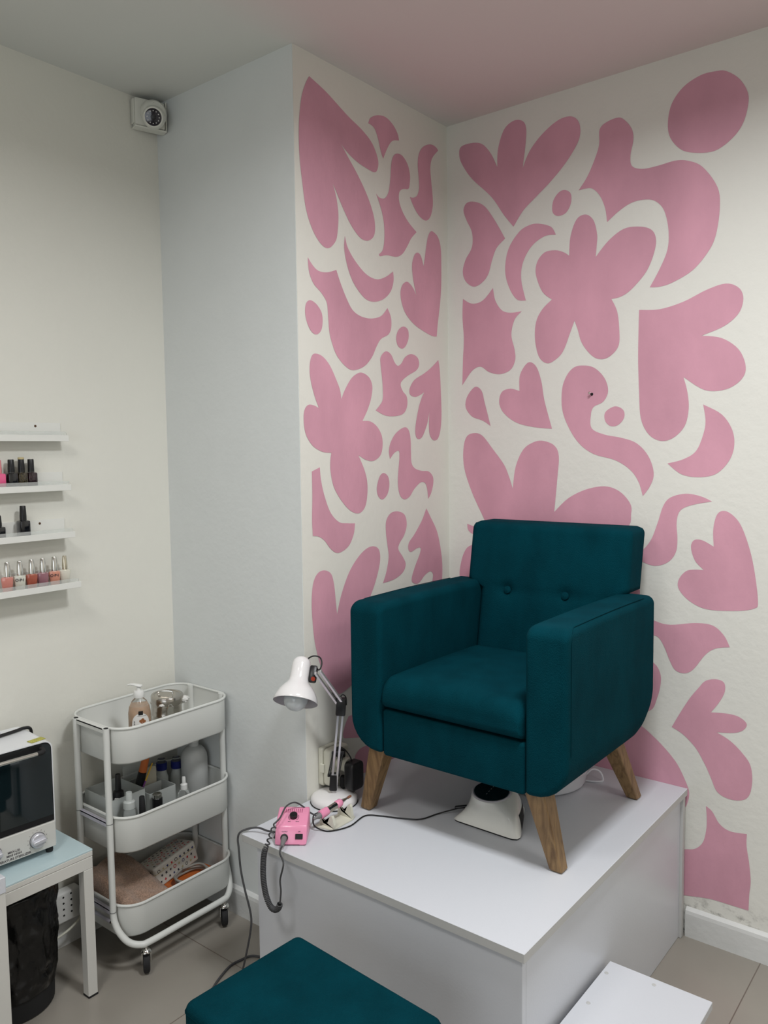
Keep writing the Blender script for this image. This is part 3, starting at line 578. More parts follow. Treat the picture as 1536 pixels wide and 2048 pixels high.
# ------------------------------------------------------------------ footstool
OA = math.radians(-3.6)
t = thing('footstool', 'square dark teal velvet footstool with flat top in front of the podium', 'footstool', (0.565, -1.3126, 0), OA)
MO = WM[t.name]
bm = NB(); R = rslab(bm, -0.205, 0.205, -0.15, 0.15, 0.265, 0.398, 0.02, 0.018, axis='z', n=5, m=5, Mx=MO)
obj('cushion', bm, M['teal'], t, angle=1.2)
bm = NB()
for s in (-1,):
    tube(bm, [MO @ V(*p) for p in [(x, y, 0.380) for x, y in rrect(-0.2055, 0.2055, -0.1505, 0.1505, 0.02, 4)]], 0.0012, 6, closed=True)
obj('seam', bm, M['teal_seam'], t)
bm = NB(); rslab(bm, -0.19, 0.19, -0.135, 0.135, 0.225, 0.2645, 0.02, 0.004, axis='z', Mx=MO); obj('frame', bm, M['teal'], t)
for sx in (-1, 1):
    for sy in (-1, 1):
        bm = NB(); lathe(bm, [(0.012, 0.001), (0.013, 0.01), (0.02, 0.2245)], 20, MO @ Matrix.Translation((sx*0.155, sy*0.10, 0))); obj('leg', bm, M['wood'], t)
# ------------------------------------------------------------------ desk lamp
t = thing('desk_lamp', 'white adjustable desk lamp with round base at the left corner of the podium', 'lamp', (0.062, -0.688, HP))
bm = NB(); BC = (0.066, -0.694)
lathe(bm, [(0.060, 0.0012), (0.0665, 0.003), (0.0675, 0.010), (0.066, 0.016), (0.060, 0.0215), (0.045, 0.0255), (0.02, 0.029), (0, 0.0295)], 48, Matrix.Translation((*BC, HP)))
bs = obj('base', bm, M['lamp_white'], t)
bm = NB(); lathe(bm, [(0.067, 0.0006), (0.0685, 0.0014), (0.067, 0.003)], 40, Matrix.Translation((*BC, HP))); obj('rubber_ring', bm, M['black_matte'], bs)
bm = NB(); lathe(bm, [(0.0085, 0.026), (0.0085, 0.050)], 20, Matrix.Translation((*BC, HP))); obj('socket', bm, M['lamp_white'], t)
PV = V(0.070, -0.700, 0.505); EL = V(0.112, -0.708, 0.742); HJ = V(0.098, -0.786, 0.852)
rgt = V(0.781, 0.624, 0); tow = V(0.624, -0.781, 0)
bm = NB(); box(bm, -0.011, 0.011, -0.009, 0.009, -0.022, 0.030, 0.003, 1, Mx=frame(PV, (0.1, 0, 1), rgt)); obj('pivot_bracket', bm, M['black'], t)
def bars(a, b, off, r, m, name):
    bm = NB()
    d = (b-a).normalized(); s = (rgt-d*rgt.dot(d)).normalized()
    for k in (-1, 1):
        A = a+s*off*k; B = b+s*off*k
        F = frame((A+B)/2, d, rgt); L = (B-A).length/2
        box(bm, -r, r, -r*1.4, r*1.4, -L, L, 0.0006, 1, Mx=F)
    return obj(name, bm, m, t)
bars(PV+V(0, 0, -0.02), EL, 0.0065, 0.0032, M['alu'], 'lower_arm')
bars(EL, HJ, 0.0075, 0.0032, M['alu'], 'upper_arm')
bm = NB(); box(bm, -0.015, 0.013, -0.010, 0.010, -0.030, 0.022, 0.005, 2, Mx=frame(EL, (0.1, 0, 1), rgt))
box(bm, -0.0045, 0.0045, -0.006, 0.006, -0.02, 0.024, 0.002, 1, Mx=frame(EL-rgt*0.018+V(0, 0, 0.016), (HJ-EL), rgt)); obj('elbow_joint', bm, M['black'], t)
# tension springs beside the lower arm
for k in (-1, 1):
    bm = NB(); P = []; a = PV+rgt*0.013*k+V(0, 0, 0.022); b = PV+rgt*(0.013*k)+V(0.018, 0.002, 0.092)
    d = (b-a).normalized(); e1 = d.orthogonal().normalized(); e2 = d.cross(e1)
    for i in range(161):
        s = i/160; an = 2*PI*20*s; P.append(a+(b-a)*s+(e1*math.cos(an)+e2*math.sin(an))*0.0036)
    tube(bm, P, 0.0009, 5); obj('spring', bm, M['black'], t)
for z, dx in ((0.022, 0.0), (0.092, 0.018)):
    bm = NB(); box(bm, -0.018, 0.018, -0.004, 0.004, -0.004, 0.004, 0.001, 1, Mx=frame(PV+V(dx, 0.002, z), (0, 0, 1), rgt)); obj('spring_bracket', bm, M['black'], t)
# head
ax = V(0, 0, 1)*math.cos(math.radians(33))-tow*math.sin(math.radians(33))+rgt*0.12; ax.normalize()
RC = V(0.062, -0.838, 0.774)
FH = frame(RC, ax, rgt)
bm = NB()
prof = [(0.0605, 0.0), (0.061, 0.002), (0.0585, 0.012), (0.052, 0.027), (0.043, 0.040), (0.034, 0.050), (0.0285, 0.057), (0.0265, 0.066), (0.0262, 0.085), (0.0262, 0.104), (0.0240, 0.115), (0.018, 0.123), (0.009, 0.1275), (0.0, 0.1285)]
lathe(bm, prof, 48, FH, caps=(False, True)); sh = obj('lamp_shade', bm, M['lamp_white'], t, angle=1.2)
bm = NB(); lathe(bm, [(0.0600, 0.0006), (0.0570, 0.0125), (0.050, 0.027), (0.041, 0.040), (0.030, 0.052), (0.0, 0.054)], 48, FH, caps=(False, True)); obj('shade_lining', bm, M['lamp_inner'], sh)
bm = NB(); prof = [(0.0, -0.024)]+[(0.033*math.sin(a), -0.024+0.033*(1-math.cos(a))) for a in [PI*k/16 for k in range(1, 12)]]+[(0.024, 0.032), (0.018, 0.045), (0.014, 0.053)]
lathe(bm, prof, 36, FH); obj('light_bulb', bm, M['bulb'], t)
J = RC+ax*0.077+rgt*0.036
bm = NB(); box(bm, -0.010, 0.011, -0.012, 0.012, -0.022, 0.024, 0.005, 2, Mx=frame(J, ax, rgt)); hj = obj('head_joint', bm, M['black'], t)
bm = NB(); lathe(bm, [(0.006, 0), (0.006, 0.003), (0, 0.0035)], 16, frame(J+tow*0.013-ax*0.008+rgt*0.003, tow)); obj('switch', bm, mat('red_switch', (0.30, 0.03, 0.01), 0.4), hj)
bm = NB(); T = RC+ax*0.120+rgt*0.018
tube(bm, [T-rgt*0.006, T+rgt*0.010+ax*0.010, T+rgt*0.030+ax*0.006, T+rgt*0.038-ax*0.012, T+rgt*0.034-ax*0.030, J+ax*0.02+rgt*0.006], 0.0021, 8, sm=6); obj('cord', bm, M['black'], t)
bm = NB(); tube(bm, [EL+V(0, 0, 0.02)-rgt*0.004, EL+V(0, 0, 0.030)+rgt*0.004, EL+V(0, 0, 0.022)+rgt*0.013, EL+V(0, 0, 0.0)+rgt*0.014], 0.0018, 8, sm=5); obj('cord', bm, M['black'], t)

# ------------------------------------------------------------------ wall outlet with adaptors beside the lamp
t = thing('wall_outlet', 'yellowed white weatherproof outlet box low on the mural wall behind the desk lamp', 'outlet', (0.0, -0.66, 0.53))
bm = NB(); rslab(bm, 0.0015, 0.018, -0.690, -0.600, 0.478, 0.590, 0.008, 0.003, axis='x'); rslab(bm, 0.018, 0.046, -0.688, -0.602, 0.480, 0.588, 0.012, 0.007, axis='x')
o = obj('housing', bm, M['old_white'], t)
bm = NB(); box(bm, 0.012, 0.026, -0.694, -0.688, 0.520, 0.546, 0.0015, 1); obj('latch', bm, M['old_white'], o)
t = thing('plug_adaptor', 'round cream plug adaptor pushed into the outlet box behind the desk lamp', 'adaptor', (0.047, -0.640, 0.545))
bm = NB(); lathe(bm, [(0.019, 0.0), (0.021, 0.004), (0.021, 0.030), (0.0195, 0.036), (0, 0.036)], 32, frame((0.047, -0.645, 0.543), (1, -0.05, 0))); obj('body', bm, M['old_white'], t)
bm = NB(); lathe(bm, [(0.0214, 0.0), (0.0214, 0.003)], 32, frame((0.060, -0.645, 0.543), (1, -0.05, 0))); obj('rim', bm, M['old_white'], t)
t = thing('power_adaptor', 'black power supply block plugged in beside the round lamp base', 'power adaptor', (0.10, -0.645, 0.52))
bm = NB(); rslab(bm, 0.0845, 0.118, -0.673, -0.620, 0.478, 0.560, 0.014, 0.006, axis='x', n=6); o = obj('body', bm, M['black'], t)
bm = NB(); box(bm, 0.092, 0.102, -0.652, -0.642, 0.463, 0.479, 0.002, 1); obj('strain_relief', bm, M['black'], t)
bm = NB(); tube(bm, [(0.098, -0.650, 0.557), (0.094, -0.655, 0.575), (0.084, -0.665, 0.595), (0.072, -0.676, 0.604), (0.062, -0.682, 0.596)], 0.0019, 8, sm=6); obj('cord', bm, M['black'], t)
t = thing('black_plug', 'black two pin plug hanging behind the lamp arm below the outlet box', 'plug', (0.06, -0.655, 0.50))
bm = NB(); lathe(bm, [(0.006, 0), (0.010, 0.008), (0.012, 0.03), (0.009, 0.036)], 20, frame((0.066, -0.655, 0.474), (0.1, 0, 1))); obj('body', bm, M['black_matte'], t)
bm = NB(); box(bm, 0.0465, 0.075, -0.668, -0.650, 0.566, 0.592, 0.004, 2); obj('cover', bm, M['black_matte'], t)

# ------------------------------------------------------------------ nail drill: pink control box, handpiece, cradle
bx, by = 0.12, -0.98
t = thing('nail_drill_unit', 'small pink electric nail drill control box with black knob on the podium corner', 'nail drill', (bx, by, HP), math.atan2(0.6, 0.8))
MB_ = WM[t.name]
prof = [(0.0, 0.006), (0.0, 0.004), (0.002, 0.0035), (0.088, 0.0035), (0.092, 0.006), (0.090, 0.060), (0.086, 0.064), (0.080, 0.0645), (0.024, 0.0455), (0.0195, 0.0425), (0.017, 0.037)]
bm = NB()
for k, (w0, ins) in enumerate([(0, 0)]):
    W = 0.081; st = [(0.0, 0.0030), (0.0010, 0.0010), (0.003, 0.0), (W-0.003, 0.0), (W-0.001, 0.0010), (W, 0.0030)]
    cy = sum(p[0] for p in prof)/len(prof); cz = sum(p[1] for p in prof)/len(prof)
    rings = []
    for w_, i_ in st:
        rings.append([MB_ @ V(w_, u+(cy-u)*i_/0.04, v+(cz-v)*i_/0.03) for u, v in prof])
    loft(bm, rings)
body = obj('casing', bm, M['pinkbox'], t, angle=0.9)
for x in (0.006, 0.063):
    for y in (0.003, 0.075): bm = NB(); box(bm, x, x+0.012, y, y+0.010, 0.0005, 0.0034, 0.0006, 1, Mx=MB_); obj('foot', bm, M['pinkbox'], t)
sl = Vector((0, 0.056, 0.019)).normalized(); sn = Vector((0, -sl.z, sl.y))
def top_frame(x, s): # point on the sloping top, s metres from its front edge
    p = Vector((x, 0.024, 0.0455))+sl*s
    return MB_ @ frame(p, sn, (1, 0, 0))
bm = NB(); lathe(bm, [(0.0098, 0.0002), (0.0100, 0.009), (0.0085, 0.0105), (0.003, 0.011), (0, 0.0108)], 28, top_frame(0.043, 0.026)); box(bm, -0.0008, 0.0008, -0.007, 0.007, 0.0105, 0.0118, Mx=top_frame(0.043, 0.026)); obj('knob', bm, M['black'], t)
bm = NB(); F = top_frame(0.043, 0.026)
for a0, a1 in ((150, 235), (-55, 30)):
    P = [F @ V(0.0135*math.cos(math.radians(a)), 0.0135*math.sin(math.radians(a)), 0.0003) for a in range(a0, a1+1, 5)]
    tube(bm, P, 0.0005, 5)
obj('dial_mark', bm, M['lettering'], t)
bm = NB()
for k in range(10):
    x = 0.014+k*0.0053; box(bm, x, x+0.0022, -0.0065, 0.0065, -0.0006, 0.0004, Mx=top_frame(0.0, 0.048) @ Matrix.Translation((0, 0, 0)))
obj('vent_slots', bm, M['pinkdark'], t)
# front face
fs = Vector((0, 0.017, 0.031)).normalized(); fnm = Vector((0, -fs.z, fs.y))
def front_frame(x, s): return MB_ @ frame(Vector((x, 0.0, 0.006))+fs*s, fnm, (1, 0, 0))
bm = NB(); lathe(bm, [(0.0095, 0.0), (0.0098, 0.0025), (0.0080, 0.003), (0.0, 0.003)], 28, front_frame(0.024, 0.014)); obj('socket', bm, M['black'], t)
bm = NB(); lathe(bm, [(0.0072, 0.003), (0.0070, 0.014), (0.0058, 0.020), (0.0052, 0.030), (0.0036, 0.034), (0.0032, 0.042)], 20, frame(front_frame(0.024, 0.014).translation, MB_.to_3x3() @ Vector((0.0, -1, -0.04)))); obj('plug', bm, M['mid_grey'], t)
PE = front_frame(0.024, 0.014).translation+(MB_.to_3x3() @ Vector((0.0, -1, -0.04))).normalized()*0.042
bm = NB(); box(bm, 0.052, 0.071, -0.0065, 0.0065, 0.0, 0.0025, 0.0006, 1, Mx=front_frame(0, 0.017)); box(bm, 0.0545, 0.0685, -0.0045, 0.0045, 0.0015, 0.0036, 0.0006, 1, Mx=front_frame(0, 0.017)); obj('rocker_switch', bm, M['black'], t)
for txt_, size_, F_ in (('MIN', 0.0042, top_frame(0.0335, 0.0095)), ('MAX', 0.0042, top_frame(0.0545, 0.0095)), ('OUTPUT', 0.0038, front_frame(0.024, 0.0285)), ('OFF', 0.0036, front_frame(0.0615, 0.0285))):
    texts('lettering', [(txt_, size_, F_ @ Matrix.Translation((0, 0, 0.0002)))], M['lettering'], t)
# coiled lead: plug -> straight drop -> coil -> up over the box to the handpiece
bm = NB()
HE = V(0.146, -0.846, 0.482)
low = V(0.187, -1.030, 0.340)
tube(bm, [PE, PE+V(0.003, -0.010, -0.012), V(0.1985, -1.026, 0.445), V(0.188, -1.028, 0.402), V(0.1895, -1.028, 0.372), low], 0.0023, 8, sm=8)
axis = smooth_pts([low, V(0.182, -1.030, 0.328), V(0.169, -1.030, 0.319), V(0.153, -1.030, 0.322), V(0.138, -1.030, 0.345), V(0.130, -1.030, 0.382), V(0.128, -1.028, 0.42), V(0.131, -1.025, 0.455), V(0.135, -1.014, 0.478), V(0.128, -0.996, 0.492), V(0.122, -0.978, 0.503)], 60)
turns = 46; Pc = []; N = len(axis)
L = [0]
for i in range(1, N): L.append(L[-1]+(axis[i]-axis[i-1]).length)
nrm = None
cum = 0
fine = []
for i in range(N-1):
    for k in range(2): fine.append((axis[i].lerp(axis[i+1], k/2), (L[i]+(L[i+1]-L[i])*k/2)/L[-1]))
ang = 0
for i in range(len(fine)):
    p, s = fine[i]; q = fine[min(i+1, len(fine)-1)][0]; o_ = fine[max(i-1, 0)][0]; tt = (q-o_).normalized()
    nrm = tt.orthogonal().normalized() if nrm is None else (nrm-tt*nrm.dot(tt)).normalized()
    b = tt.cross(nrm)
    dens = 1.0 if s < 0.70 else 1.0-0.72*min(1, (s-0.70)/0.12)
    ang += 2*PI*turns*dens*(fine[1][1]-0)*1.18 if False else 2*PI*dens*(q-p).length/0.0042
    rad = 0.0058 if s < 0.75 else 0.0048
    Pc.append(p+(nrm*math.cos(ang)+b*math.sin(ang))*rad)
tube(bm, Pc, 0.0019, 6)
tube(bm, [Pc[-1], V(0.118, -0.958, 0.512), V(0.108, -0.925, 0.528), V(0.112, -0.898, 0.530), V(0.122, -0.878, 0.515), V(0.134, -0.862, 0.495), HE], 0.0021, 8, sm=8)
obj('coiled_lead', bm, M['dark_grey'], t, angle=2)
# mains lead of the box running left over the podium edge and down to the floor
t2 = thing('mains_cable', 'thin dark grey mains cable running over the left podium edge down to the floor', 'cable', (0.02, -0.99, 0.3))
bm = NB(); tube(bm, [MB_ @ V(-0.004, 0.020, 0.012), (0.088, -0.945, 0.459), (0.06, -0.950, 0.458), (0.035, -0.958, 0.462), (0.012, -0.972, 0.458), (0.0, -0.990, 0.4515), (-0.004, -0.995, 0.435), (0.002, -0.998, 0.412), (0.010, -1.0, 0.358), (0.024, -1.0, 0.308), (0.045, -1.0, 0.247), (0.042, -1.0, 0.20), (0.02, -1.0, 0.12), (-0.01, -0.995, 0.04), (-0.03, -0.985, 0.006), (-0.03, -1.05, 0.0042)], 0.0027, 8, sm=8)
obj('cable', bm, M['dark_grey'], t2)
bm = NB(); tube(bm, [(0.046, -0.86, 0.006), (-0.02, -0.845, 0.004), (-0.10, -0.862, 0.004), (-0.118, -0.90, 0.004), (-0.118, -0.95, 0.004), (-0.07, -1.05, 0.004), (0.02, -1.12, 0.004), (0.12, -1.16, 0.004)], 0.0032, 8, sm=8)
o = obj('floor_cable', bm, M['dark_grey']); tag(o, 'grey cable curving on the floor tiles from behind the footstool to under the podium', 'cable')

# handpiece on its cradle
hd = V(0.012, 0.125, 0.018).normalized()
t = thing('nail_drill_handpiece', 'pink and clear pen shaped nail drill handpiece resting beside the lamp base', 'nail drill', (0.15, -0.80, 0.47))
F = frame(HE, hd)
def seg(prof, name, m, par=None):
    bm = NB(); lathe(bm, prof, 28, F); return obj(name, bm, m, par or t)
seg([(0.003, -0.016), (0.0048, -0.004), (0.0078, 0.002), (0.0078, 0.008)], 'cable_sleeve', M['mid_grey'])
seg([(0.0085, 0.008), (0.0112, 0.010), (0.0118, 0.022), (0.0108, 0.034), (0.009, 0.035)], 'rear_grip', M['pinkbox'])
seg([(0.0092, 0.035), (0.0092, 0.066), (0.008, 0.066)], 'barrel', M['steel'])
seg([(0.0095, 0.066), (0.0108, 0.068), (0.0105, 0.082), (0.0080, 0.086), (0.006, 0.087)], 'collar', M['pinkbox'])
seg([(0.0055, 0.087), (0.0050, 0.094), (0.0036, 0.100), (0.0026, 0.108)], 'nose', M['chrome'])
seg([(0.0022, 0.108), (0.0034, 0.109), (0.0034, 0.121), (0.002, 0.123)], 'sanding_bit', mat('brown_abrasive', (0.20, 0.08, 0.045), 0.9))
t = thing('handpiece_cradle', 'small off-white plastic cradle holding the pink nail drill handpiece', 'stand', (0.16, -0.78, HP))
bm = NB()
P = [(0.128, -0.845), (0.178, -0.832), (0.186, -0.815), (0.186, -0.752), (0.180, -0.735), (0.142, -0.735), (0.132, -0.752)]
prism(bm, P, HP+0.0006, HP+0.0035, lambda u, v, d: V(u, v, d)); obj('base', bm, M['old_white'], t, smooth=False)
for y, hh in ((-0.822, 0.036), (-0.749, 0.042)):
    bm = NB()
    pr = [(0.132, 0.0035), (0.132, 0.012), (0.1385, hh-0.014), (0.1410, hh-0.018), (0.146, hh-0.026), (0.157, hh-0.027), (0.1620, hh-0.020), (0.170, hh-0.002), (0.176, hh), (0.180, hh-0.006), (0.184, 0.012), (0.184, 0.0035)]
    prism(bm, pr, y-0.004, y+0.004, lambda u, v, d: V(u, d, HP+v)); obj('rest', bm, M['old_white'], t, smooth=False)
# black lead running to the curing lamp
bm = NB(); tube(bm, [(0.080, -0.775, 0.4495), (0.112, -0.815, 0.470), (0.128, -0.845, 0.478), (0.142, -0.858, 0.462), (0.160, -0.848, 0.4500), (0.184, -0.836, 0.4495), (0.205, -0.785, 0.4495), (0.198, -0.715, 0.4495), (0.233, -0.689, 0.4495), (0.284, -0.668, 0.4495), (0.331, -0.640, 0.4495), (0.352, -0.585, 0.4505), (0.382, -0.548, 0.458), (0.404, -0.535, 0.466)], 0.0019, 8, sm=10)
o = obj('lamp_lead', bm, M['black']); tag(o, 'thin black lead snaking across the podium top to the nail curing lamp', 'cable')

# ------------------------------------------------------------------ nail curing lamp under the chair
t = thing('curing_lamp', 'glossy white nail curing lamp with a black oval screen under the armchair', 'nail lamp', (0.50, -0.50, HP))
def lamp_ring(t, ins=0.0, n=72):
    ring = []
    base = [(0.402, -0.400), (0.399, -0.590), (0.612, -0.592), (0.520, -0.400)]
    for k in range(n):
        a = 2*PI*k/n; dx, dy = math.cos(a), math.sin(a)
        # base outline: rounded quadrilateral hit by a ray from its middle
        cx, cy = 0.478, -0.500; best = 9
        for i in range(4):
            x1, y1 = base[i]; x2, y2 = base[(i+1) % 4]; ex, ey = x2-x1, y2-y1; den = dx*ey-dy*ex
            if abs(den) < 1e-9: continue
            s_ = ((x1-cx)*ey-(y1-cy)*ex)/den; u_ = ((x1-cx)*dy-(y1-cy)*dx)/den
            if s_ > 0 and -0.001 <= u_ <= 1.001: best = min(best, s_)
        ring.append((cx+dx*best, cy+dy*best))
    for _ in range(2): ring = [((ring[k-1][0]+2*ring[k][0]+ring[(k+1) % n][0])/4, (ring[k-1][1]+2*ring[k][1]+ring[(k+1) % n][1])/4) for k in range(n)]
    out = []
    for k in range(n):
        a = 2*PI*k/n; bx, by = ring[k]; tx, ty = 0.484+0.0565*math.cos(a), -0.520+0.049*math.sin(a)
        side = max(0.0, math.cos(a-0.10))**1.5                       # the hand opening side stays upright
        wc = 1-(1-t)**1.9; ws = t**4
        w_ = wc*(1-side)+ws*side
        x = bx+(tx-bx)*w_; y = by+(ty-by)*w_
        h = 0.074*t+(t**2)*0.22*(y+0.520)
        out.append(V(x+(0.478-x)*ins, y+(-0.5-y)*ins, HP+0.0045+h*(1-ins*0.5)))
    return out
bm = NB(); N = 22
R = loft(bm, [lamp_ring(k/N) for k in range(N+1)]); ob = obj('casing', bm, M['uv_white'], t, angle=1.3)
bm = NB()
# dark mouth of the lamp on its right side
rings = []
for tt in [0.02+0.05*k for k in range(12)]:
    rg = lamp_ring(tt); idx = [68, 69, 70, 71, 0, 1, 2, 3, 4, 5, 6]
    rings.append([rg[i]+V(0.0007, 0.0005, 0) for i in idx])
Rv = [[bm.verts.new(p) for p in r] for r in rings]
for ra, rb in zip(Rv, Rv[1:]):
    for i in range(len(ra)-1): bm.faces.new((ra[i], ra[i+1], rb[i+1], rb[i]))
obj('hand_opening', bm, M['black_matte'], ob)
bm = NB(); prism(bm, [(p.x, p.y) for p in lamp_ring(0.0, 0.01)], HP+0.0008, HP+0.0044, lambda u, v, d: V(u, v, d)); obj('base_plate', bm, M['black'], t)
FS = frame((0.484, -0.520, HP+0.0782), (0, -0.22, 1), (1, 0, 0))
bm = NB(); lathe(bm, [(0.0565, -0.003), (0.0560, 0.001), (0.053, 0.0028), (0.0495, 0.0015)], 48, FS, sy=0.87); obj('screen_bezel', bm, M['lamp_inner'], t)
bm = NB(); lathe(bm, [(0.0498, 0.0), (0.049, 0.0030), (0.03, 0.0042), (0, 0.0046)], 48, FS, sy=0.87); sc = obj('screen', bm, M['dark_glass'], t)
bm = NB()
for k in range(4): box(bm, -0.0042, -0.0022, -0.022+k*0.012, -0.017+k*0.012, 0.0046, 0.0050, Mx=FS)
obj('screen_marks', bm, M['mid_grey'], sc)
bm = NB(); lathe(bm, [(0.0045, -0.012), (0.0045, 0.02), (0.003, 0.022)], 16, frame((0.402, -0.537, 0.4665), (-0.5, -0.25, -0.1))); obj('lead_plug', bm, M['black'], t)

# ------------------------------------------------------------------ basin behind it
t = thing('foot_basin', 'white plastic foot basin standing behind the curing lamp under the armchair', 'basin', (0.432, -0.192, HP))
FB = Matrix.Translation((0.446, -0.192, HP))
bm = NB(); lathe(bm, [(0.130, 0.0012), (0.144, 0.004), (0.147, 0.010), (0.153, 0.06), (0.159, 0.115), (0.166, 0.145), (0.171, 0.147), (0.171, 0.151), (0.164, 0.152), (0.158, 0.146), (0.146, 0.06), (0.136, 0.012), (0.0, 0.010)], 56, FB, caps=(True, False)); bsn = obj('bowl', bm, M['basin'], t, angle=0.9)
bm = NB(); lathe(bm, [(0.1505, 0.040), (0.1530, 0.043), (0.1512, 0.046)], 56, FB, caps=(False, False)); obj('rib', bm, M['basin'], bsn)
bm = NB(); tube(bm, [(0.575, -0.130, 0.462), (0.590, -0.112, 0.480), (0.610, -0.10, 0.474), (0.622, -0.105, 0.4515), (0.606, -0.125, 0.4505), (0.580, -0.135, 0.4505), (0.568, -0.16, 0.4505)], 0.003, 8, sm=6); obj('cord', bm, M['basin'], t)

# ------------------------------------------------------------------ dome camera in the ceiling corner
t = thing('security_camera', 'small white security dome camera in the corner under the ceiling', 'camera', (-0.565, -0.775, 2.45))
cd = V(1, -0.30, 0).normalized(); cr = V(0.30, 1, 0).normalized()
O0 = V(-0.589, -0.781, 2.489)
bm = NB(); FP = frame(O0, cd, cr)
box(bm, -0.048, 0.046, -0.042, 0.040, 0.001, 0.034, 0.006, 2, Mx=FP)
box(bm, -0.052, -0.0482, -0.036, 0.036, 0.006, 0.028, 0.001, 1, Mx=FP)
bp = obj('junction_box', bm, M['cam_white'], t)
bm = NB(); box(bm, -0.050, 0.050, -0.048, -0.0425, 0.003, 0.036, 0.002, 1, Mx=FP); box(bm, 0.0465, 0.050, -0.042, 0.042, 0.003, 0.036, 0.001, 1, Mx=FP); obj('bracket', bm, M['cam_white'], t)
bm = NB(); Fd = frame(O0+cd*0.0345+cr*0.006-V(0, 0, 0.004), cd, cr); lathe(bm, [(0.038, 0), (0.040, 0.004), (0.039, 0.014), (0.036, 0.024), (0.030, 0.030)], 40, Fd); obj('dome_base', bm, M['cam_white'], t)
ld = V(0.66, -0.55, -0.30).normalized(); BCn = O0+cd*0.066-cr*0.002-V(0, 0, 0.024)
bm = NB(); prof = [(0.0335*math.sin(a), -0.0335*math.cos(a)) for a in [PI*k/20 for k in range(0, 15)]]+[(0.029, 0.026), (0.0275, 0.0275), (0.0245, 0.026)]
lathe(bm, prof, 40, frame(BCn, ld)); bl = obj('camera_ball', bm, M['cam_white'], t, angle=1.0)
bm = NB(); FL = frame(BCn, ld); lathe(bm, [(0.0243, 0.020), (0.0243, 0.0265), (0.021, 0.0272), (0.0, 0.0274)], 36, FL); le = obj('lens_window', bm, M['cam_lens'], t)
bm = NB(); lathe(bm, [(0.0075, 0.0272), (0.0070, 0.0285), (0.004, 0.0290), (0, 0.0288)], 24, FL); obj('lens', bm, M['black'], le)
for k in range(12):
    a = 2*PI*k/12+0.1
    bm = NB(); lathe(bm, [(0.0017, 0.027), (0.0015, 0.0282), (0, 0.0286)], 10, FL @ Matrix.Translation((0.0175*math.cos(a), 0.0175*math.sin(a), 0))); obj('infrared_led', bm, M['label'], le)
bm = NB(); lathe(bm, [(0.0032, 0.0), (0.0032, 0.002)], 12, frame(O0+cd*0.0615+cr*0.000+V(0, 0, 0.0225), (cd+V(0, 0, 0.6)))); obj('screw', bm, M['mid_grey'], t)

# small nail with its cap in the right wall
t = thing('wall_nail', 'small bare screw sticking out of the snake shaped pink patch', 'screw', (0.531, 0, 1.616))
bm = NB(); tube(bm, [(0.531, -0.0004, 1.614), (0.530, -0.007, 1.615), (0.529, -0.013, 1.616)], 0.0022, 8); obj('shank', bm, M['black'], t)
bm = NB(); lathe(bm, [(0.004, 0), (0.0042, 0.002), (0.002, 0.003)], 14, frame((0.5285, -0.013, 1.617), (-0.2, -1, 0.1))); obj('head', bm, M['chrome'], t)
bm = NB(); lathe(bm, [(0.0045, 0.0002), (0.0035, 0.002), (0, 0.0022)], 14, frame((0.531, -0.0008, 1.614), (0, -1, 0))); obj('wall_plug', bm, M['black_matte'], t)
# ------------------------------------------------------------------ trolley
TX0, TX1, TY0, TY1 = -0.572, -0.303, -1.142, -0.742
LF, LB_ = -0.350, -0.500
t = thing('utility_trolley', 'white three tier metal trolley on castors in the corner beside the pier', 'trolley', (-0.43, -0.945, 0))
def tray(zr, h):
    bm = NB(); rings = []
    for ins, z in ((0.010, zr-h), (0.004, zr-h+0.001), (0.0, zr-h+0.006), (0.0, zr-0.001), (0.0022, zr-0.001), (0.0022, zr-h+0.007), (0.006, zr-h+0.003)):
        rings.append([V(u, v, z) for u, v in rrect(TX0+ins, TX1-ins, TY0+ins, TY1-ins, 0.066-ins, 9)])
    loft(bm, rings); return bm
def rim(zr):
    bm = NB(); tube(bm, [V(u, v, zr) for u, v in rrect(TX0, TX1, TY0, TY1, 0.066, 9)], 0.0040, 8, closed=True); return bm
TRZ = (0.700, 0.448, 0.196)
for zr in TRZ:
    a = obj('tray', tray(zr, 0.092 if zr < 0.3 else 0.102), M['trolley'], t, angle=0.8); obj('rim', rim(zr), M['trolley'], a)
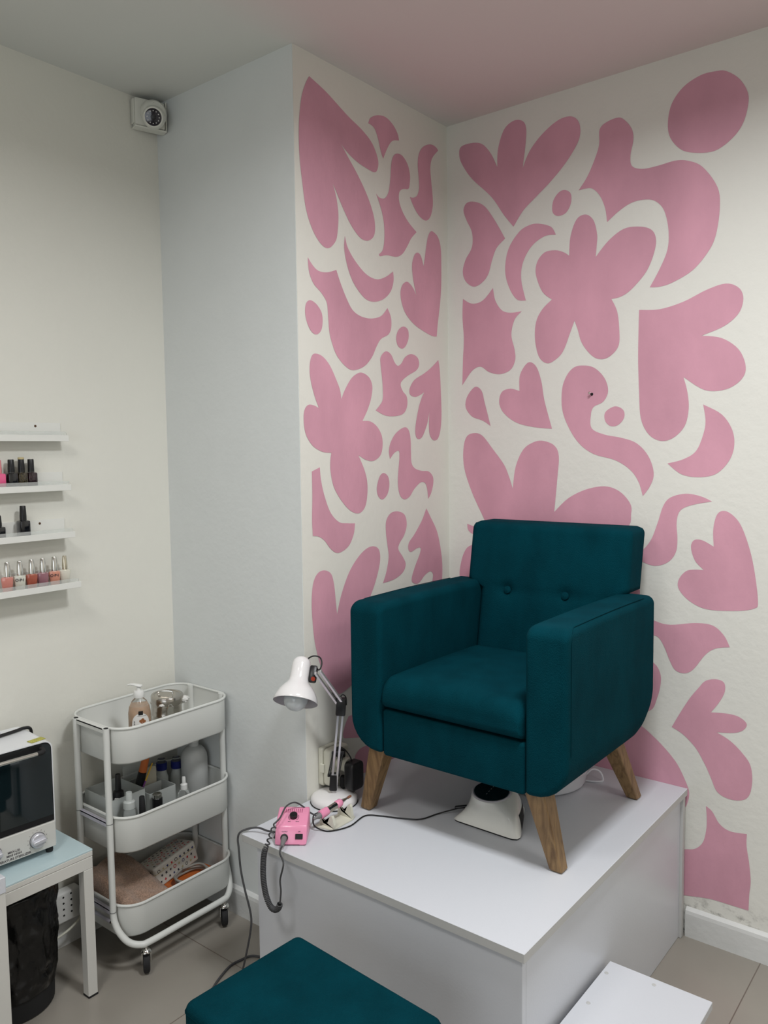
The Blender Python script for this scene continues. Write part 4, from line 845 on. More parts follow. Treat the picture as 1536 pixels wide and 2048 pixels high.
for xf, sg in ((LF, 1), (LB_, -1)):
    bm = NB()
    yl, yr_ = TY0-0.011, TY1-0.002
    xo = xf+sg*0.064
    def bend(y, d): # quarter bend from leg to base rail
        return [V(xf, y, 0.20), V(xf, y, 0.176), V(xf+sg*0.006, y+d*0.001, 0.152), V(xf+sg*0.020, y+d*0.006, 0.126), V(xf+sg*0.040, y+d*0.020, 0.101), V(xf+sg*0.057, y+d*0.044, 0.0885), V(xo, y+d*0.075, 0.0870)]
    P = [V(xf, yl, 0.704), V(xf, yl, 0.5), V(xf, yl, 0.3)]+bend(yl, 1)+[V(xo, -0.95, 0.087)]+[V(xo, yr_-0.083, 0.087), V(xf+sg*0.057, yr_-0.052, 0.0885), V(xf+sg*0.040, yr_-0.028, 0.101), V(xf+sg*0.020, yr_-0.014, 0.126), V(xf+sg*0.006, yr_-0.009, 0.152), V(xf, yr_-0.008, 0.176), V(xf, yr_-0.008, 0.20)]
    tube(bm, P, 0.0092, 14, sm=6)
    tube(bm, [V(xf, yr_-0.008, 0.20), V(xf, yr_-0.008, 0.45), V(xf, yr_-0.008, 0.704)], 0.0092, 14)
    fr = obj('tube_frame', bm, M['trolley'], t)
    for y in (yl,):
        bm = NB(); lathe(bm, [(0.0065, 0.0), (0.0065, 0.0006)], 16, Matrix.Translation((xf, y, 0.7042))); obj('open_end', bm, M['black_matte'], fr)
        for z in TRZ[1:]:
            bm = NB(); lathe(bm, [(0.0096, -0.001), (0.0096, 0.001)], 18, Matrix.Translation((xf, y, z-0.012)), caps=(False, False)); obj('joint_line', bm, M['mid_grey'], fr)
    bm = NB(); lathe(bm, [(0.0045, 0), (0.0045, 0.002), (0.003, 0.003)], 14, frame((xf+0.002, yl-0.0085, 0.158), (0.3, -1, 0))); obj('bolt', bm, M['chrome'], fr)
    for y in (-1.095, -0.815):
        ca = bm = NB(); x = xo
        lathe(bm, [(0.0045, 0.060), (0.0045, 0.084)], 14, Matrix.Translation((x, y, 0))); lathe(bm, [(0.013, 0.0625), (0.0150, 0.066), (0.0125, 0.071), (0.008, 0.074)], 20, Matrix.Translation((x, y, 0)))
        wax = V(0.56, 0.83, 0).normalized()*(1 if sg > 0 else -1); fdir = V(-0.83, 0.56, 0).normalized()
        cst = obj('castor', bm, M['chrome'], t)
        wc = V(x, y, 0.0298)+fdir*0.010
        for k in (-1, 1):
            bm = NB()
            pr = [(-0.013, 0.0345), (0.013, 0.0345), (0.010, 0.012), (0.004, -0.004), (-0.004, -0.004), (-0.008, 0.012)]
            prism(bm, pr, 0.0118*k, 0.0130*k, lambda u, v, d: wc-fdir*0.004*(v/0.04)+fdir*u+V(0, 0, v)+wax*d)
            obj('fork', bm, M['chrome'], cst, smooth=False)
        bm = NB(); lathe(bm, [(0.006, -0.0095), (0.022, -0.0095), (0.0278, -0.008), (0.0291, -0.003), (0.0291, 0.003), (0.0278, 0.008), (0.022, 0.0095), (0.006, 0.0095)], 32, frame(wc, wax, (0, 0, 1))); obj('wheel', bm, M['black_matte'], cst, angle=0.7)
# cross bars at the left end
for z, m in ((0.7015, M['trolley']), (0.437, M['lilac_steel']), (0.186, M['lilac_steel'])):
    bm = NB(); box(bm, LB_+0.009, LF-0.009, TY0-0.016, TY0-0.006, z-0.003, z+0.003, 0.001, 1); box(bm, LB_+0.009, LF-0.009, TY0-0.016, TY0-0.014, z-0.012, z+0.002, 0.0006, 1); obj('cross_bar', bm, m, t, smooth=False)
bm = NB(); tube(bm, [V(LB_, TY0-0.011, 0.150), V(LF, TY0-0.011, 0.150)], 0.005, 10); obj('cross_bar', bm, M['lilac_steel'], t)

ZT, ZM, ZL = 0.605, 0.353, 0.1085
def glass_profile_bottle(name, label, cat, x, y, z, body, mat_, group=None):
    t = thing(name, label, cat, (x, y, z), 0, group)
    bm = NB(); lathe(bm, body, 36, Matrix.Translation((x, y, z))); obj('body', bm, mat_, t, angle=0.9)
    return t
# soap pump bottle
sx, sy = -0.430, -0.992
t = glass_profile_bottle('soap_dispenser', 'clear pump bottle of peach liquid soap with white label in the top tray', 'soap bottle', sx, sy, ZT, [(0.028, 0.0005), (0.0315, 0.004), (0.032, 0.05), (0.0320, 0.086), (0.029, 0.104), (0.021, 0.121), (0.0125, 0.130), (0.0115, 0.132)], M['clear'])
bm = NB(); lathe(bm, [(0.0265, 0.003), (0.0298, 0.006), (0.0304, 0.05), (0.0303, 0.084), (0.0272, 0.102), (0.0245, 0.107), (0, 0.107)], 32, Matrix.Translation((sx, sy, ZT))); obj('liquid_soap', bm, M['gel'], t)
bm = NB(); Fs = Matrix.Translation((sx, sy, ZT))
lathe(bm, [(0.0150, 0.1315), (0.0155, 0.133), (0.0150, 0.148), (0.0135, 0.151), (0.006, 0.152), (0.0055, 0.162), (0.0, 0.162)], 28, Fs)
pd = V(-0.781, -0.624, 0)
pump = obj('pump', bm, M['white_plastic'], t)
bm = NB(); rings = []
for s, w_, h_, z in ((-0.011, 0.004, 0.002, 0.161), (-0.009, 0.0085, 0.0035, 0.161), (0.0, 0.0095, 0.0045, 0.162), (0.012, 0.007, 0.0035, 0.165), (0.024, 0.0045, 0.0025, 0.166), (0.032, 0.003, 0.002, 0.164)):
    sd = V(0.624, -0.781, 0); c = V(sx, sy, ZT+z+0.004)+pd*s
    rings.append([c+sd*w_*math.cos(2*PI*k/14)+V(0, 0, h_*math.sin(2*PI*k/14)) for k in range(14)])
loft(bm, rings); obj('nozzle', bm, M['white_plastic'], pump)
# curved label facing the camera
ca = math.atan2(-2.349-sy, 1.583-sx)+0.10
def curved(bm, r, z0, z1fn, a0, a1, n=24, mi=0):
    prev = None
    for k in range(n+1):
        s = k/n; a = a0+(a1-a0)*s
        lo = bm.verts.new((sx+r*math.cos(a), sy+r*math.sin(a), ZT+z0)); hi = bm.verts.new((sx+r*math.cos(a), sy+r*math.sin(a), ZT+z1fn(s)))
        if prev: f = bm.faces.new((prev[0], lo, hi, prev[1])); f.material_index = mi
        prev = (lo, hi)
bm = NB(); curved(bm, 0.0325, 0.010, lambda s: 0.056+0.036*math.sqrt(max(0, 1-(2*s-1)**2)), ca-0.85, ca+0.85)
lb = obj('label', bm, M['label'], t)
bm = NB(); curved(bm, 0.0328, 0.0865, lambda s: 0.0985, ca-0.20, ca+0.20, 8); obj('label_badge', bm, M['black'], lb)
bm = NB()
for (da, z, ra, rz) in ((-0.12, 0.069, 0.13, 0.0045), (0.06, 0.072, 0.14, 0.005), (0.22, 0.067, 0.13, 0.004), (0.02, 0.065, 0.16, 0.0035)):
    P = []
    for k in range(16):
        a = ca+0.10+da+ra*math.cos(2*PI*k/16); P.append(bm.verts.new((sx+0.0328*math.cos(a), sy+0.0328*math.sin(a), ZT+z+rz*math.sin(2*PI*k/16))))
    bm.faces.new(P)
obj('almond_picture', bm, M['brown_print'], lb, smooth=False)
bm = NB()
for z, w_ in ((0.0565, 0.34), (0.0525, 0.30), (0.048, 0.34), (0.0830, 0.42)): curved(bm, 0.0328, z, lambda s, z=z: z+0.0012, ca+0.12-w_, ca+0.12+w_, 8)
for k in range(7):
    z = 0.028+0.0062*k; curved(bm, 0.0328, z, lambda s, z=z: z+0.0042, ca-0.62, ca-0.52, 2)
obj('label_print', bm, M['mid_grey'], lb, smooth=False)

# steel sterilising drum with cotton wool
dx, dy = -0.448, -0.884
t = thing('steel_drum', 'round polished steel sterilising drum with clasp lid in the top tray', 'metal container', (dx, dy, ZT))
FD = Matrix.Translation((dx, dy, ZT))
bm = NB(); lathe(bm, [(0.044, 0.0005), (0.046, 0.003), (0.046, 0.050), (0.0472, 0.052), (0.0472, 0.055), (0.046, 0.057), (0.046, 0.084), (0.0475, 0.086), (0.0475, 0.089), (0.0, 0.089)], 48, FD); obj('body', bm, M['steel'], t, angle=0.7)
bm = NB(); lathe(bm, [(0.0482, 0.088), (0.0485, 0.090), (0.0485, 0.108), (0.0465, 0.1115), (0.040, 0.1125), (0.038, 0.1105), (0.0, 0.1095)], 48, FD @ Matrix.Rotation(0.05, 4, 'Y')); lid = obj('lid', bm, M['steel'], t, angle=0.7)
bm = NB(); hd_ = rgt
tube(bm, [V(dx, dy, ZT+0.110)-hd_*0.022, V(dx, dy, ZT+0.119)-hd_*0.020, V(dx, dy, ZT+0.119)+hd_*0.016, V(dx, dy, ZT+0.110)+hd_*0.020], 0.0018, 8, sm=4); obj('handle', bm, M['chrome'], lid)
bm = NB(); cdir = V(0.80, -0.55, 0).normalized(); cs = V(0.55, 0.80, 0).normalized()
B = V(dx, dy, ZT)+cdir*0.0485+cs*0.010
box(bm, -0.010, 0.010, -0.003, 0.003, 0.048, 0.086, 0.0012, 1, Mx=frame((B.x, B.y, ZT), (0, 0, 1), cs)); cl = obj('clasp', bm, M['chrome'], t)
bm = NB(); tube(bm, [B+V(0, 0, 0.050-0.0)-cs*0.009+cdir*0.004, B+V(0, 0, 0.078)-cs*0.009+cdir*0.005, B+V(0, 0, 0.094)+cdir*0.006, B+V(0, 0, 0.078)+cs*0.009+cdir*0.005, B+V(0, 0, 0.050)+cs*0.009+cdir*0.004], 0.0013, 8, sm=4); obj('wire_loop', bm, M['chrome'], cl)
def tuft(c, r, seed, name, label):
    bm = NB(); bmesh.ops.create_icosphere(bm, subdivisions=4, radius=1.0)
    for v in bm.verts:
        n_ = noise.noise(v.co*2.2+V(seed, 0, 0))*0.45+noise.noise(v.co*6+V(0, seed, 0))*0.16
        p = v.co*(1+n_); v.co = V(c[0]+p.x*r[0], c[1]+p.y*r[1], c[2]+p.z*r[2])
    o = obj(name, bm, M['cotton'], None, angle=3); return tag(o, label, 'cotton wool', 'cotton wool tufts')
B2 = V(dx, dy, ZT)
tuft(B2+cs*0.052+cdir*0.010+V(0, 0, 0.092), (0.012, 0.017, 0.010), 3, 'cotton_tuft', 'tuft of white cotton wool sticking out of the steel drum on its right')
tuft(B2+cdir*0.050-cs*0.014+V(0, 0, 0.091), (0.006, 0.009, 0.0035), 8, 'cotton_tuft', 'thin wisp of white cotton wool squeezed under the front of the drum lid')
tuft((-0.362, -0.842, ZT+0.011), (0.008, 0.009, 0.010), 5, 'cotton_tuft', 'small ball of cotton wool lying on the top tray right of the drum')

# middle tray: organizers and their contents
t = thing('clear_organizer_tray', 'shallow clear plastic organizer tray at the left end of the middle tray', 'organizer', (-0.48, -1.075, ZM))
def open_box(x0, x1, y0, y1, z0, z1, th, m, par, name='walls', zf=None):
    bm = NB(); rings = []
    for ins, z in ((0, z0), (0, z1), (th, z1), (th, (zf or z0+th))):
        rings.append([V(u, v, z) for u, v in rrect(x0+ins, x1-ins, y0+ins, y1-ins, 0.003, 2)])
    loft(bm, rings); return obj(name, bm, m, par, smooth=False)
open_box(-0.545, -0.402, -1.110, -1.000, ZM+0.0005, 0.470, 0.0022, M['frost'], t, zf=0.432)
t = thing('clear_organizer_holder', 'milky plastic pen holder with divided compartments in the middle tray', 'organizer', (-0.43, -0.945, ZM))
open_box(-0.520, -0.385, -0.998, -0.905, ZM+0.0005, 0.455, 0.002, M['frost'], t)
bm = NB(); box(bm, -0.455, -0.453, -0.995, -0.908, ZM+0.003, 0.452); obj('divider', bm, M['frost'], t, smooth=False)
bm = NB(); prism(bm, [(-0.996, 0.455), (-0.907, 0.455), (-0.907, 0.478), (-0.925, 0.505), (-0.996, 0.505)], -0.522, -0.520, lambda u, v, d: V(d, u, v)); obj('back_panel', bm, M['acrylic'], t, smooth=False)
def polish(name, label, cat, x, y, z, r, hb, rc, hc, mb, mc, group=None, square=False, taper=1.0, rot=0.0, capt=0.85, ring=None):
    t = thing(name, label, cat, (x, y, z), rot, group); Mt = WM[t.name]
    bm = NB()
    if square:
        rings = []
        for k, (f, zz) in enumerate(((0.90*taper, 0.0004), (1.0*taper, 0.002), (1.0, hb*0.86), (0.96, hb*0.96), (0.62, hb))):
            rings.append([Mt @ V(u, v, zz) for u, v in rrect(-r*f, r*f, -r*f, r*f, r*f*0.28, 3)])
        loft(bm, rings)
    else: lathe(bm, [(r*0.90*taper, 0.0004), (r*taper, 0.002), (r, hb*0.80), (r*0.93, hb*0.92), (r*0.5, hb)], 28, Mt)
    b = obj('bottle', bm, mb, t, angle=0.8)
    bm = NB(); lathe(bm, [(rc, hb+0.0004), (rc, hb+hc*0.3), (rc*capt, hb+hc-0.0015), (rc*capt*0.9, hb+hc), (0, hb+hc)], 24, Mt); obj('cap', bm, mc, t, angle=0.7)
    if ring:
        bm = NB(); lathe(bm, [(rc*capt*1.04, hb+hc-0.005), (rc*capt*1.04, hb+hc+0.0004), (0, hb+hc+0.0006)], 24, Mt); obj('cap_top', bm, ring, t)
    return t
t = polish('gel_bottle', 'black gel polish bottle with white print standing in the shallow clear organizer tray', 'nail polish', -0.420, -1.078, 0.4325, 0.0155, 0.056, 0.0085, 0.046, M['black'], M['black'])
FT = frame(V(-0.420, -1.078, 0.4325)+tow*0.0158, tow, rgt)
bm = NB()
for z, w_ in ((0.037, 0.005), (0.0345, 0.007), (0.0205, 0.006), (0.018, 0.006)): box(bm, -w_, w_, z-0.0007, z+0.0007, -0.0016, 0.0004, Mx=FT)
obj('print', bm, M['white_ink'], t, smooth=False)
def stick(name, label, cat, a, b, r, parts, group=None):
    a = Vector(a); b = Vector(b); t = thing(name, label, cat, a, 0, group); F = frame(a, b-a); L = (b-a).length
    for nm, m, s0, s1, ra, rb in parts:
        bm = NB(); lathe(bm, [(ra*0.85, s0*L), (ra, s0*L+0.001), (rb, s1*L-0.001), (rb*0.85, s1*L)], 20, F); obj(nm, bm, m, t)
    return t
stick('orange_tube', 'thick orange tube with black cap leaning in the pen holder of the trolley', 'brush', (-0.462, -1.045, 0.452) if False else (-0.470, -0.992, 0.400), (-0.445, -0.957, 0.568), 0.012, [('cap', M['black'], 0.20, 0.58, 0.0135, 0.0125), ('handle', M['orange'], 0.58, 1.0, 0.0118, 0.0105)])
stick('brush_pencil', 'thin yellow pencil with purple tip leaning right in the pen holder', 'pencil', (-0.440, -0.992, 0.440), (-0.450, -0.940, 0.516), 0.002, [('tip', M['pencil_p'], 0.0, 0.42, 0.0026, 0.0026), ('shaft', M['pencil_y'], 0.42, 1.0, 0.0026, 0.0022)])
stick('brush_pencil', 'thin pale gold pencil leaning behind the purple tipped one in the pen holder', 'pencil', (-0.452, -0.990, 0.440), (-0.465, -0.945, 0.528), 0.002, [('shaft', M['case_gold'], 0.0, 1.0, 0.0018, 0.0016)])
t = thing('beige_sachet', 'beige translucent sachet standing upright at the back of the pen holder', 'sachet', (-0.47, -0.925, 0.40))
bm = NB(); rslab(bm, -0.476, -0.470, -0.960, -0.912, 0.358, 0.497, 0.010, 0.0025, axis='x'); obj('pouch', bm, M['beige_card'], t)
for (x, y, lab) in ((-0.520, -0.858, 'left one of the two navy blue capped bottles at the middle tray back'), (-0.495, -0.820, 'clear bottle with navy blue cap tucked beside the big white bottle')):
    t = glass_profile_bottle('blue_capped_bottle', lab, 'bottle', x, y, ZM, [(0.018, 0.0005), (0.020, 0.004), (0.020, 0.075), (0.014, 0.096), (0.0135, 0.100)], M['frost'], 'blue capped bottles')
    bm = NB(); lathe(bm, [(0.0165, 0.100), (0.017, 0.102), (0.017, 0.122), (0.016, 0.123), (0, 0.123)], 24, Matrix.Translation((x, y, ZM))); obj('cap', bm, M['blue_cap'], t)
    bm = NB(); lathe(bm, [(0.0125, 0.123), (0.012, 0.134), (0, 0.135)], 24, Matrix.Translation((x, y, ZM))); obj('overcap', bm, M['clear'], t)
t = glass_profile_bottle('refill_bottle', 'large white translucent bottle with rounded shoulders in the middle tray', 'bottle', -0.448, -0.786, ZM, [(0.038, 0.0005), (0.0415, 0.004), (0.0415, 0.128), (0.0395, 0.145), (0.034, 0.158), (0.026, 0.167), (0.0155, 0.173), (0.0145, 0.185)], mat('white_translucent_plastic', (0.56, 0.57, 0.56), 0.4))
bm = NB(); lathe(bm, [(0.0158, 0.1855), (0.0158, 0.205), (0.014, 0.207), (0, 0.207)], 24, Matrix.Translation((-0.448, -0.786, ZM))); obj('cap', bm, M['white_plastic'], t)
t = glass_profile_bottle('spray_bottle', 'small clear spray bottle with white pump in front of the big bottle', 'bottle', -0.372, -0.886, ZM, [(0.017, 0.0005), (0.019, 0.003), (0.019, 0.066), (0.015, 0.080), (0.009, 0.084)], M['clear'])
bm = NB(); lathe(bm, [(0.0105, 0.0845), (0.0105, 0.099), (0.0085, 0.101), (0.006, 0.103), (0.006, 0.118), (0.0045, 0.122), (0, 0.123)], 22, Matrix.Translation((-0.372, -0.886, ZM))); obj('pump', bm, M['white_plastic'], t)
t = glass_profile_bottle('dropper_bottle', 'small clear bottle with frosted cap in front of the shallow organizer', 'bottle', -0.362, -1.082, ZM, [(0.017, 0.0005), (0.0205, 0.003), (0.0205, 0.082), (0.017, 0.095), (0.012, 0.099)], M['clear'])
bm = NB(); lathe(bm, [(0.0165, 0.0995), (0.0165, 0.118), (0.014, 0.121), (0.010, 0.122), (0.009, 0.142), (0.008, 0.145), (0, 0.145)], 22, Matrix.Translation((-0.362, -1.082, ZM))); obj('cap', bm, M['frost'], t)
polish('gel_bottle', 'matte black bottle with tapering neck close behind the middle tray front rim', 'nail polish', -0.362, -1.040, ZM, 0.0185, 0.066, 0.0090, 0.052, M['black_matte'], M['black_matte'], taper=1.1)
t = thing('black_jar', 'short black bottle with chrome top between the organizers and the front rim', 'nail polish', (-0.360, -0.990, ZM)); Mt = WM[t.name]
bm = NB(); lathe(bm, [(0.014, 0.0005), (0.015, 0.002), (0.015, 0.097), (0.0135, 0.099), (0, 0.099)], 24, Mt); obj('bottle', bm, M['black'], t)
bm = NB(); lathe(bm, [(0.0140, 0.0992), (0.0135, 0.108), (0.011, 0.110), (0, 0.109)], 24, Mt); obj('cap', bm, M['chrome'], t)

# bottom tray
t = thing('towel', 'folded beige brown terry towel bunched in the left half of the bottom tray', 'towel', (-0.46, -1.04, ZL))
bm = NB(); NX, NY = 44, 36; G = []
x0, x1, y0, y1 = -0.563, -0.313, -1.132, -0.955
for i in range(NX+1):
    row = []
    for j in range(NY+1):
        u, v = i/NX, j/NY
        yy = y0+(y1-y0)*v+0.030*(u-0.3)*v; xx = x0+(x1-x0)*u+0.004*math.sin(9*v)
        # keep inside the rounded corner
        cxx, cyy = TX1-0.072, TY0+0.072
        if xx > cxx and yy < cyy:
            d = math.hypot(xx-cxx, yy-cyy)
            if d > 0.058: xx = cxx+(xx-cxx)*0.058/d; yy = cyy+(yy-cyy)*0.058/d
        cxx = TX0+0.072
        if xx < cxx and yy < cyy:
            d = math.hypot(xx-cxx, yy-cyy)
            if d > 0.058: xx = cxx+(xx-cxx)*0.058/d; yy = cyy+(yy-cyy)*0.058/d
        e = min(u, 1-u, v*0.8, (1-v)*0.8); rim_ = 1-max(0, 1-e/0.09)**2.2
        h = 0.082+0.045*(1-u)+0.012*math.sin(3.2*u+2.2*v)+0.016*noise.noise(V(u*2.5, v*2.5, 1.3))+0.008*noise.noise(V(u*7, v*7, 4))
        h -= 0.030*max(0, v-0.75)/0.25
        h *= 0.25+0.75*rim_
        row.append(bm.verts.new((xx, yy, ZL+0.002+h*0.95)))
    G.append(row)
for i in range(NX):
    for j in range(NY): bm.faces.new((G[i][j], G[i+1][j], G[i+1][j+1], G[i][j+1]))
be = [e for e in bm.edges if e.is_boundary]
r_ = bmesh.ops.extrude_edge_only(bm, edges=be)
for v in [g for g in r_['geom'] if isinstance(g, bmesh.types.BMVert)]: v.co.z = ZL+0.003
bmesh.ops.holes_fill(bm, edges=[e for e in bm.edges if e.is_boundary], sides=0)
obj('cloth', bm, M['towel'], t, angle=3)
# fold edge hanging on the left
bm = NB(); tube(bm, [V(-0.545, -1.090, 0.185), V(-0.49, -1.112, 0.183), V(-0.43, -1.115, 0.170), V(-0.37, -1.100, 0.160)], 0.012, 10, sm=6); obj('fold', bm, M['towel'], t)

t = thing('patterned_case', 'white case printed with small coloured stars and rings behind the towel', 'case', (-0.470, -0.880, 0.16))
MC_ = Matrix.Translation((-0.478, -0.878, 0.168)) @ Matrix.Rotation(math.radians(96), 4, 'Z') @ Matrix.Rotation(math.radians(-7), 4, 'Y') @ Matrix.Rotation(math.radians(-10), 4, 'X')
bm = NB(); rslab(bm, -0.085, 0.085, -0.045, 0.045, -0.032, 0.032, 0.008, 0.006, axis='z', Mx=MC_)
def star(n, r0, r1): return [((r0 if k % 2 == 0 else r1)*math.cos(PI*k/n), (r0 if k % 2 == 0 else r1)*math.sin(PI*k/n)) for k in range(2*n)]
rnd = random.Random(11)
def motif(F, kind, mi, s):
    if kind == 'ring':
        n = 14; a = [bm.verts.new(F @ V(s*math.cos(2*PI*k/n), s*math.sin(2*PI*k/n), 0)) for k in range(n)]; b = [bm.verts.new(F @ V(s*0.66*math.cos(2*PI*k/n), s*0.66*math.sin(2*PI*k/n), 0)) for k in range(n)]
        for k in range(n): f = bm.faces.new((a[k], a[(k+1) % n], b[(k+1) % n], b[k])); f.material_index = mi
    else:
        n = 4 if kind == 'cross' else 5
        P = star(n, s, s*0.45); c = bm.verts.new(F @ V(0, 0, 0)); vs = [bm.verts.new(F @ V(u, v, 0)) for u, v in P]
        for k in range(len(vs)): f = bm.faces.new((c, vs[k], vs[(k+1) % len(vs)])); f.material_index = mi
for side, (nu, nv) in (('top', (10, 5)), ('front', (9, 3)), ('end', (4, 3)), ('end2', (4, 3))):
    for i in range(nu):
        for j in range(nv):
            u = (i+0.5+(0.5 if j % 2 else 0)*0.9)/nu*2-1; v = (j+0.5)/nv*2-1
            if abs(u) > 0.93: continue
            if side == 'top': F = MC_ @ frame((u*0.078, v*0.038, 0.0323), (0, 0, 1), (1, 0, 0))
            elif side == 'front': F = MC_ @ frame((u*0.078, -0.0453, v*0.025), (0, -1, 0), (1, 0, 0))
            elif side == 'end': F = MC_ @ frame((0.0853, u*0.036, v*0.025), (1, 0, 0), (0, 1, 0))
            else: F = MC_ @ frame((-0.0853, u*0.036, v*0.025), (-1, 0, 0), (0, 1, 0))
            F = F @ Matrix.Rotation(rnd.random()*3, 4, 'Z')
            motif(F, rnd.choice(['ring', 'cross', 'star', 'star']), rnd.choice([1, 2, 3, 3, 4]), 0.0048+0.0012*rnd.random())
obj('body', bm, [M['case_white'], M['case_red'], M['case_blue'], M['case_dark'], M['case_gold']], t, smooth=False)
bm = NB(); tube(bm, [MC_ @ V(x, y, 0.012) for x, y in rrect(-0.0855, 0.0855, -0.0455, 0.0455, 0.008, 3)], 0.0008, 6, closed=True); obj('zip_line', bm, M['case_gold'], t)
t = thing('orange_pouch', 'flat orange pouch lying at the right end of the bottom tray', 'pouch', (-0.39, -0.84, ZL))
bm = NB(); R = rslab(bm, -0.450, -0.315, -0.935, -0.765, ZL+0.002, ZL+0.030, 0.03, 0.011, axis='z', n=4)
obj('pouch', bm, M['orange'], t)
t = thing('coiled_cable', 'loosely coiled grey cable on top of the orange pouch in the bottom tray', 'cable', (-0.38, -0.85, ZL+0.03))
bm = NB(); P = []
for k in range(64):
    a = 2*PI*k/18; r_ = 0.042+0.010*math.sin(k*0.37); P.append(V(-0.384+r_*math.cos(a)*0.95+0.004*math.sin(k*.21), -0.872+r_*math.sin(a)*1.25, ZL+0.037+0.0062*(k/18)+0.002*math.sin(k*1.3)))
tube(bm, P, 0.0034, 8, sm=3); obj('coil', bm, M['grey_cable'], t)

# ------------------------------------------------------------------ glass topped side table
t = thing('side_table', 'white steel side table with pale blue glass top under the steriliser', 'table', (-0.46, -1.55, 0))
x0, x1, y0, y1 = -0.583, -0.318, -1.95, -1.226
bm = NB(); box(bm, x0, x1, y0, y1, 0.4000, 0.4052, 0.0008, 1); obj('glass_top', bm, M['glass_top'], t, smooth=False)
def tframe(z0, z1, ins):
    bm = NB(); w_ = 0.027
    box(bm, x1-w_-ins, x1-ins, y0+ins, y1-ins, z0, z1, 0.0012, 1); box(bm, x0+ins, x0+w_+ins, y0+ins, y1-ins, z0, z1, 0.0012, 1)
    box(bm, x0+w_+ins, x1-w_-ins, y1-w_-ins, y1-ins, z0, z1, 0.0012, 1); box(bm, x0+w_+ins, x1-w_-ins, y0+ins, y0+w_+ins, z0, z1, 0.0012, 1)
    return bm
obj('top_frame', tframe(0.3865, 0.3998, 0.0), M['table_frame'], t, smooth=False)
obj('apron', tframe(0.3535, 0.3855, 0.0004), M['table_frame'], t, smooth=False)
for x in (x1-0.0275, x0+0.0005):
    for y in (y1-0.0275, y0+0.0005):
        bm = NB(); box(bm, x, x+0.027, y, y+0.027, 0.005, 0.3533, 0.0012, 1); l_ = obj('leg', bm, M['table_frame'], t, smooth=False)
        bm = NB(); box(bm, x-0.0003, x+0.0273, y-0.0003, y+0.0273, 0.0006, 0.005); obj('foot_cap', bm, M['black_matte'], l_, smooth=False)
# white desk at the picture's left edge
t = thing('white_desk', 'white desk end panel and worktop cut by the left frame edge', 'desk', (-0.24, -1.8, 0))
bm = NB(); box(bm, -0.300, -0.250, -2.2, -1.490, 0.427, 0.4655, 0.0015, 1); obj('worktop', bm, M['white_board'], t, smooth=False)
bm = NB(); box(bm, -0.300, -0.252, -2.2, -1.4905, 0.001, 0.4265, 0.001, 1); obj('end_panel', bm, M['table_frame'], t, smooth=False)

# ------------------------------------------------------------------ steriliser oven
t = thing('sterilizer', 'white tabletop steriliser with dark glass door and chrome handle on the glass table', 'sterilizer', (-0.384, -1.292, 0.4052))
ST = t
y0, y1 = -1.655, -1.290; x0, x1 = -0.556, -0.384
bm = NB(); rings = []
def sh(x, ins): return [V(x, u, v) for u, v in rrect(y0+ins, y1-ins, 0.424+ins, 0.707-ins, (0.004, 0.004, 0.020, 0.020), 5)]
loft(bm, [sh(x0, 0.002), sh(x0+0.002, 0), sh(x1, 0), sh(x1, 0.0025), sh(x1-0.008, 0.003)], caps=(True, True)); obj('cabinet', bm, [M['steril_top']], t, angle=0.7)
bm = NB(); box(bm, x1-0.006, x1+0.006, y0+0.003, y1-0.003, 0.4235, 0.4905, 0.0012, 1); pn = obj('control_panel', bm, M['steril'], t, smooth=False)
bm = NB(); rr_ = [V(0, u, v) for u, v in rrect(y0+0.004, y1-0.004, 0.4925, 0.7035, (0.002, 0.002, 0.017, 0.017), 5)]
loft(bm, [[V(x, p.y, p.z) for p in rr_] for x in (x1-0.007, x1+0.0015)]); dr = obj('door', bm, M['black'], t, smooth=False)
bm = NB(); rr_ = [V(0, u, v) for u, v in rrect(y0+0.012, y1-0.0055, 0.508, 0.701, (0.002, 0.002, 0.016, 0.016), 5)]
loft(bm, [[V(x, p.y, p.z) for p in rr_] for x in (x1+0.0016, x1+0.0026)]); obj('door_glass', bm, M['dark_glass'], dr, smooth=False)
bm = NB(); box(bm, x1+0.0027, x1+0.0036, y0+0.01, y1-0.030, 0.6865, 0.7005); obj('top_band', bm, M['black'], dr, smooth=False)
bm = NB(); tube(bm, [V(x1+0.026, y0+0.03, 0.689), V(x1+0.026, y1-0.048, 0.689)], 0.0050, 14); hn = obj('handle', bm, M['chrome'], dr)
bm = NB(); tube(bm, [V(x1+0.026, y1-0.050, 0.689), V(x1+0.025, y1-0.036, 0.6895), V(x1+0.014, y1-0.030, 0.691), V(x1+0.0035, y1-0.030, 0.692)], 0.0062, 12, sm=4); obj('handle_end', bm, M['black_matte'], hn)
XP = x1+0.0061
for (y, z, part) in ((-1.342, 0.456, True), (-1.452, 0.457, False)):
    F = frame((XP, y, z), (1, 0, 0), (0, 1, 0))
    bm = NB(); lathe(bm, [(0.0205, 0.0), (0.0208, 0.0008), (0.0, 0.0009)], 32, F); rg = obj('dial_ring', bm, M['mid_grey'], pn)
    bm = NB(); lathe(bm, [(0.0188, 0.0009), (0.0185, 0.009), (0.0165, 0.011), (0.0, 0.011)], 32, F); rslab(bm, -0.0175, 0.0175, -0.005, 0.005, 0.010, 0.019, 0.0045, 0.002, axis='z', Mx=F @ Matrix.Rotation(0.12, 4, 'Z')); obj('knob', bm, M['silver_paint'], pn)
def tfr(y, z): return frame((XP+0.0002, y, z), (1, 0, 0), (0, 1, 0))
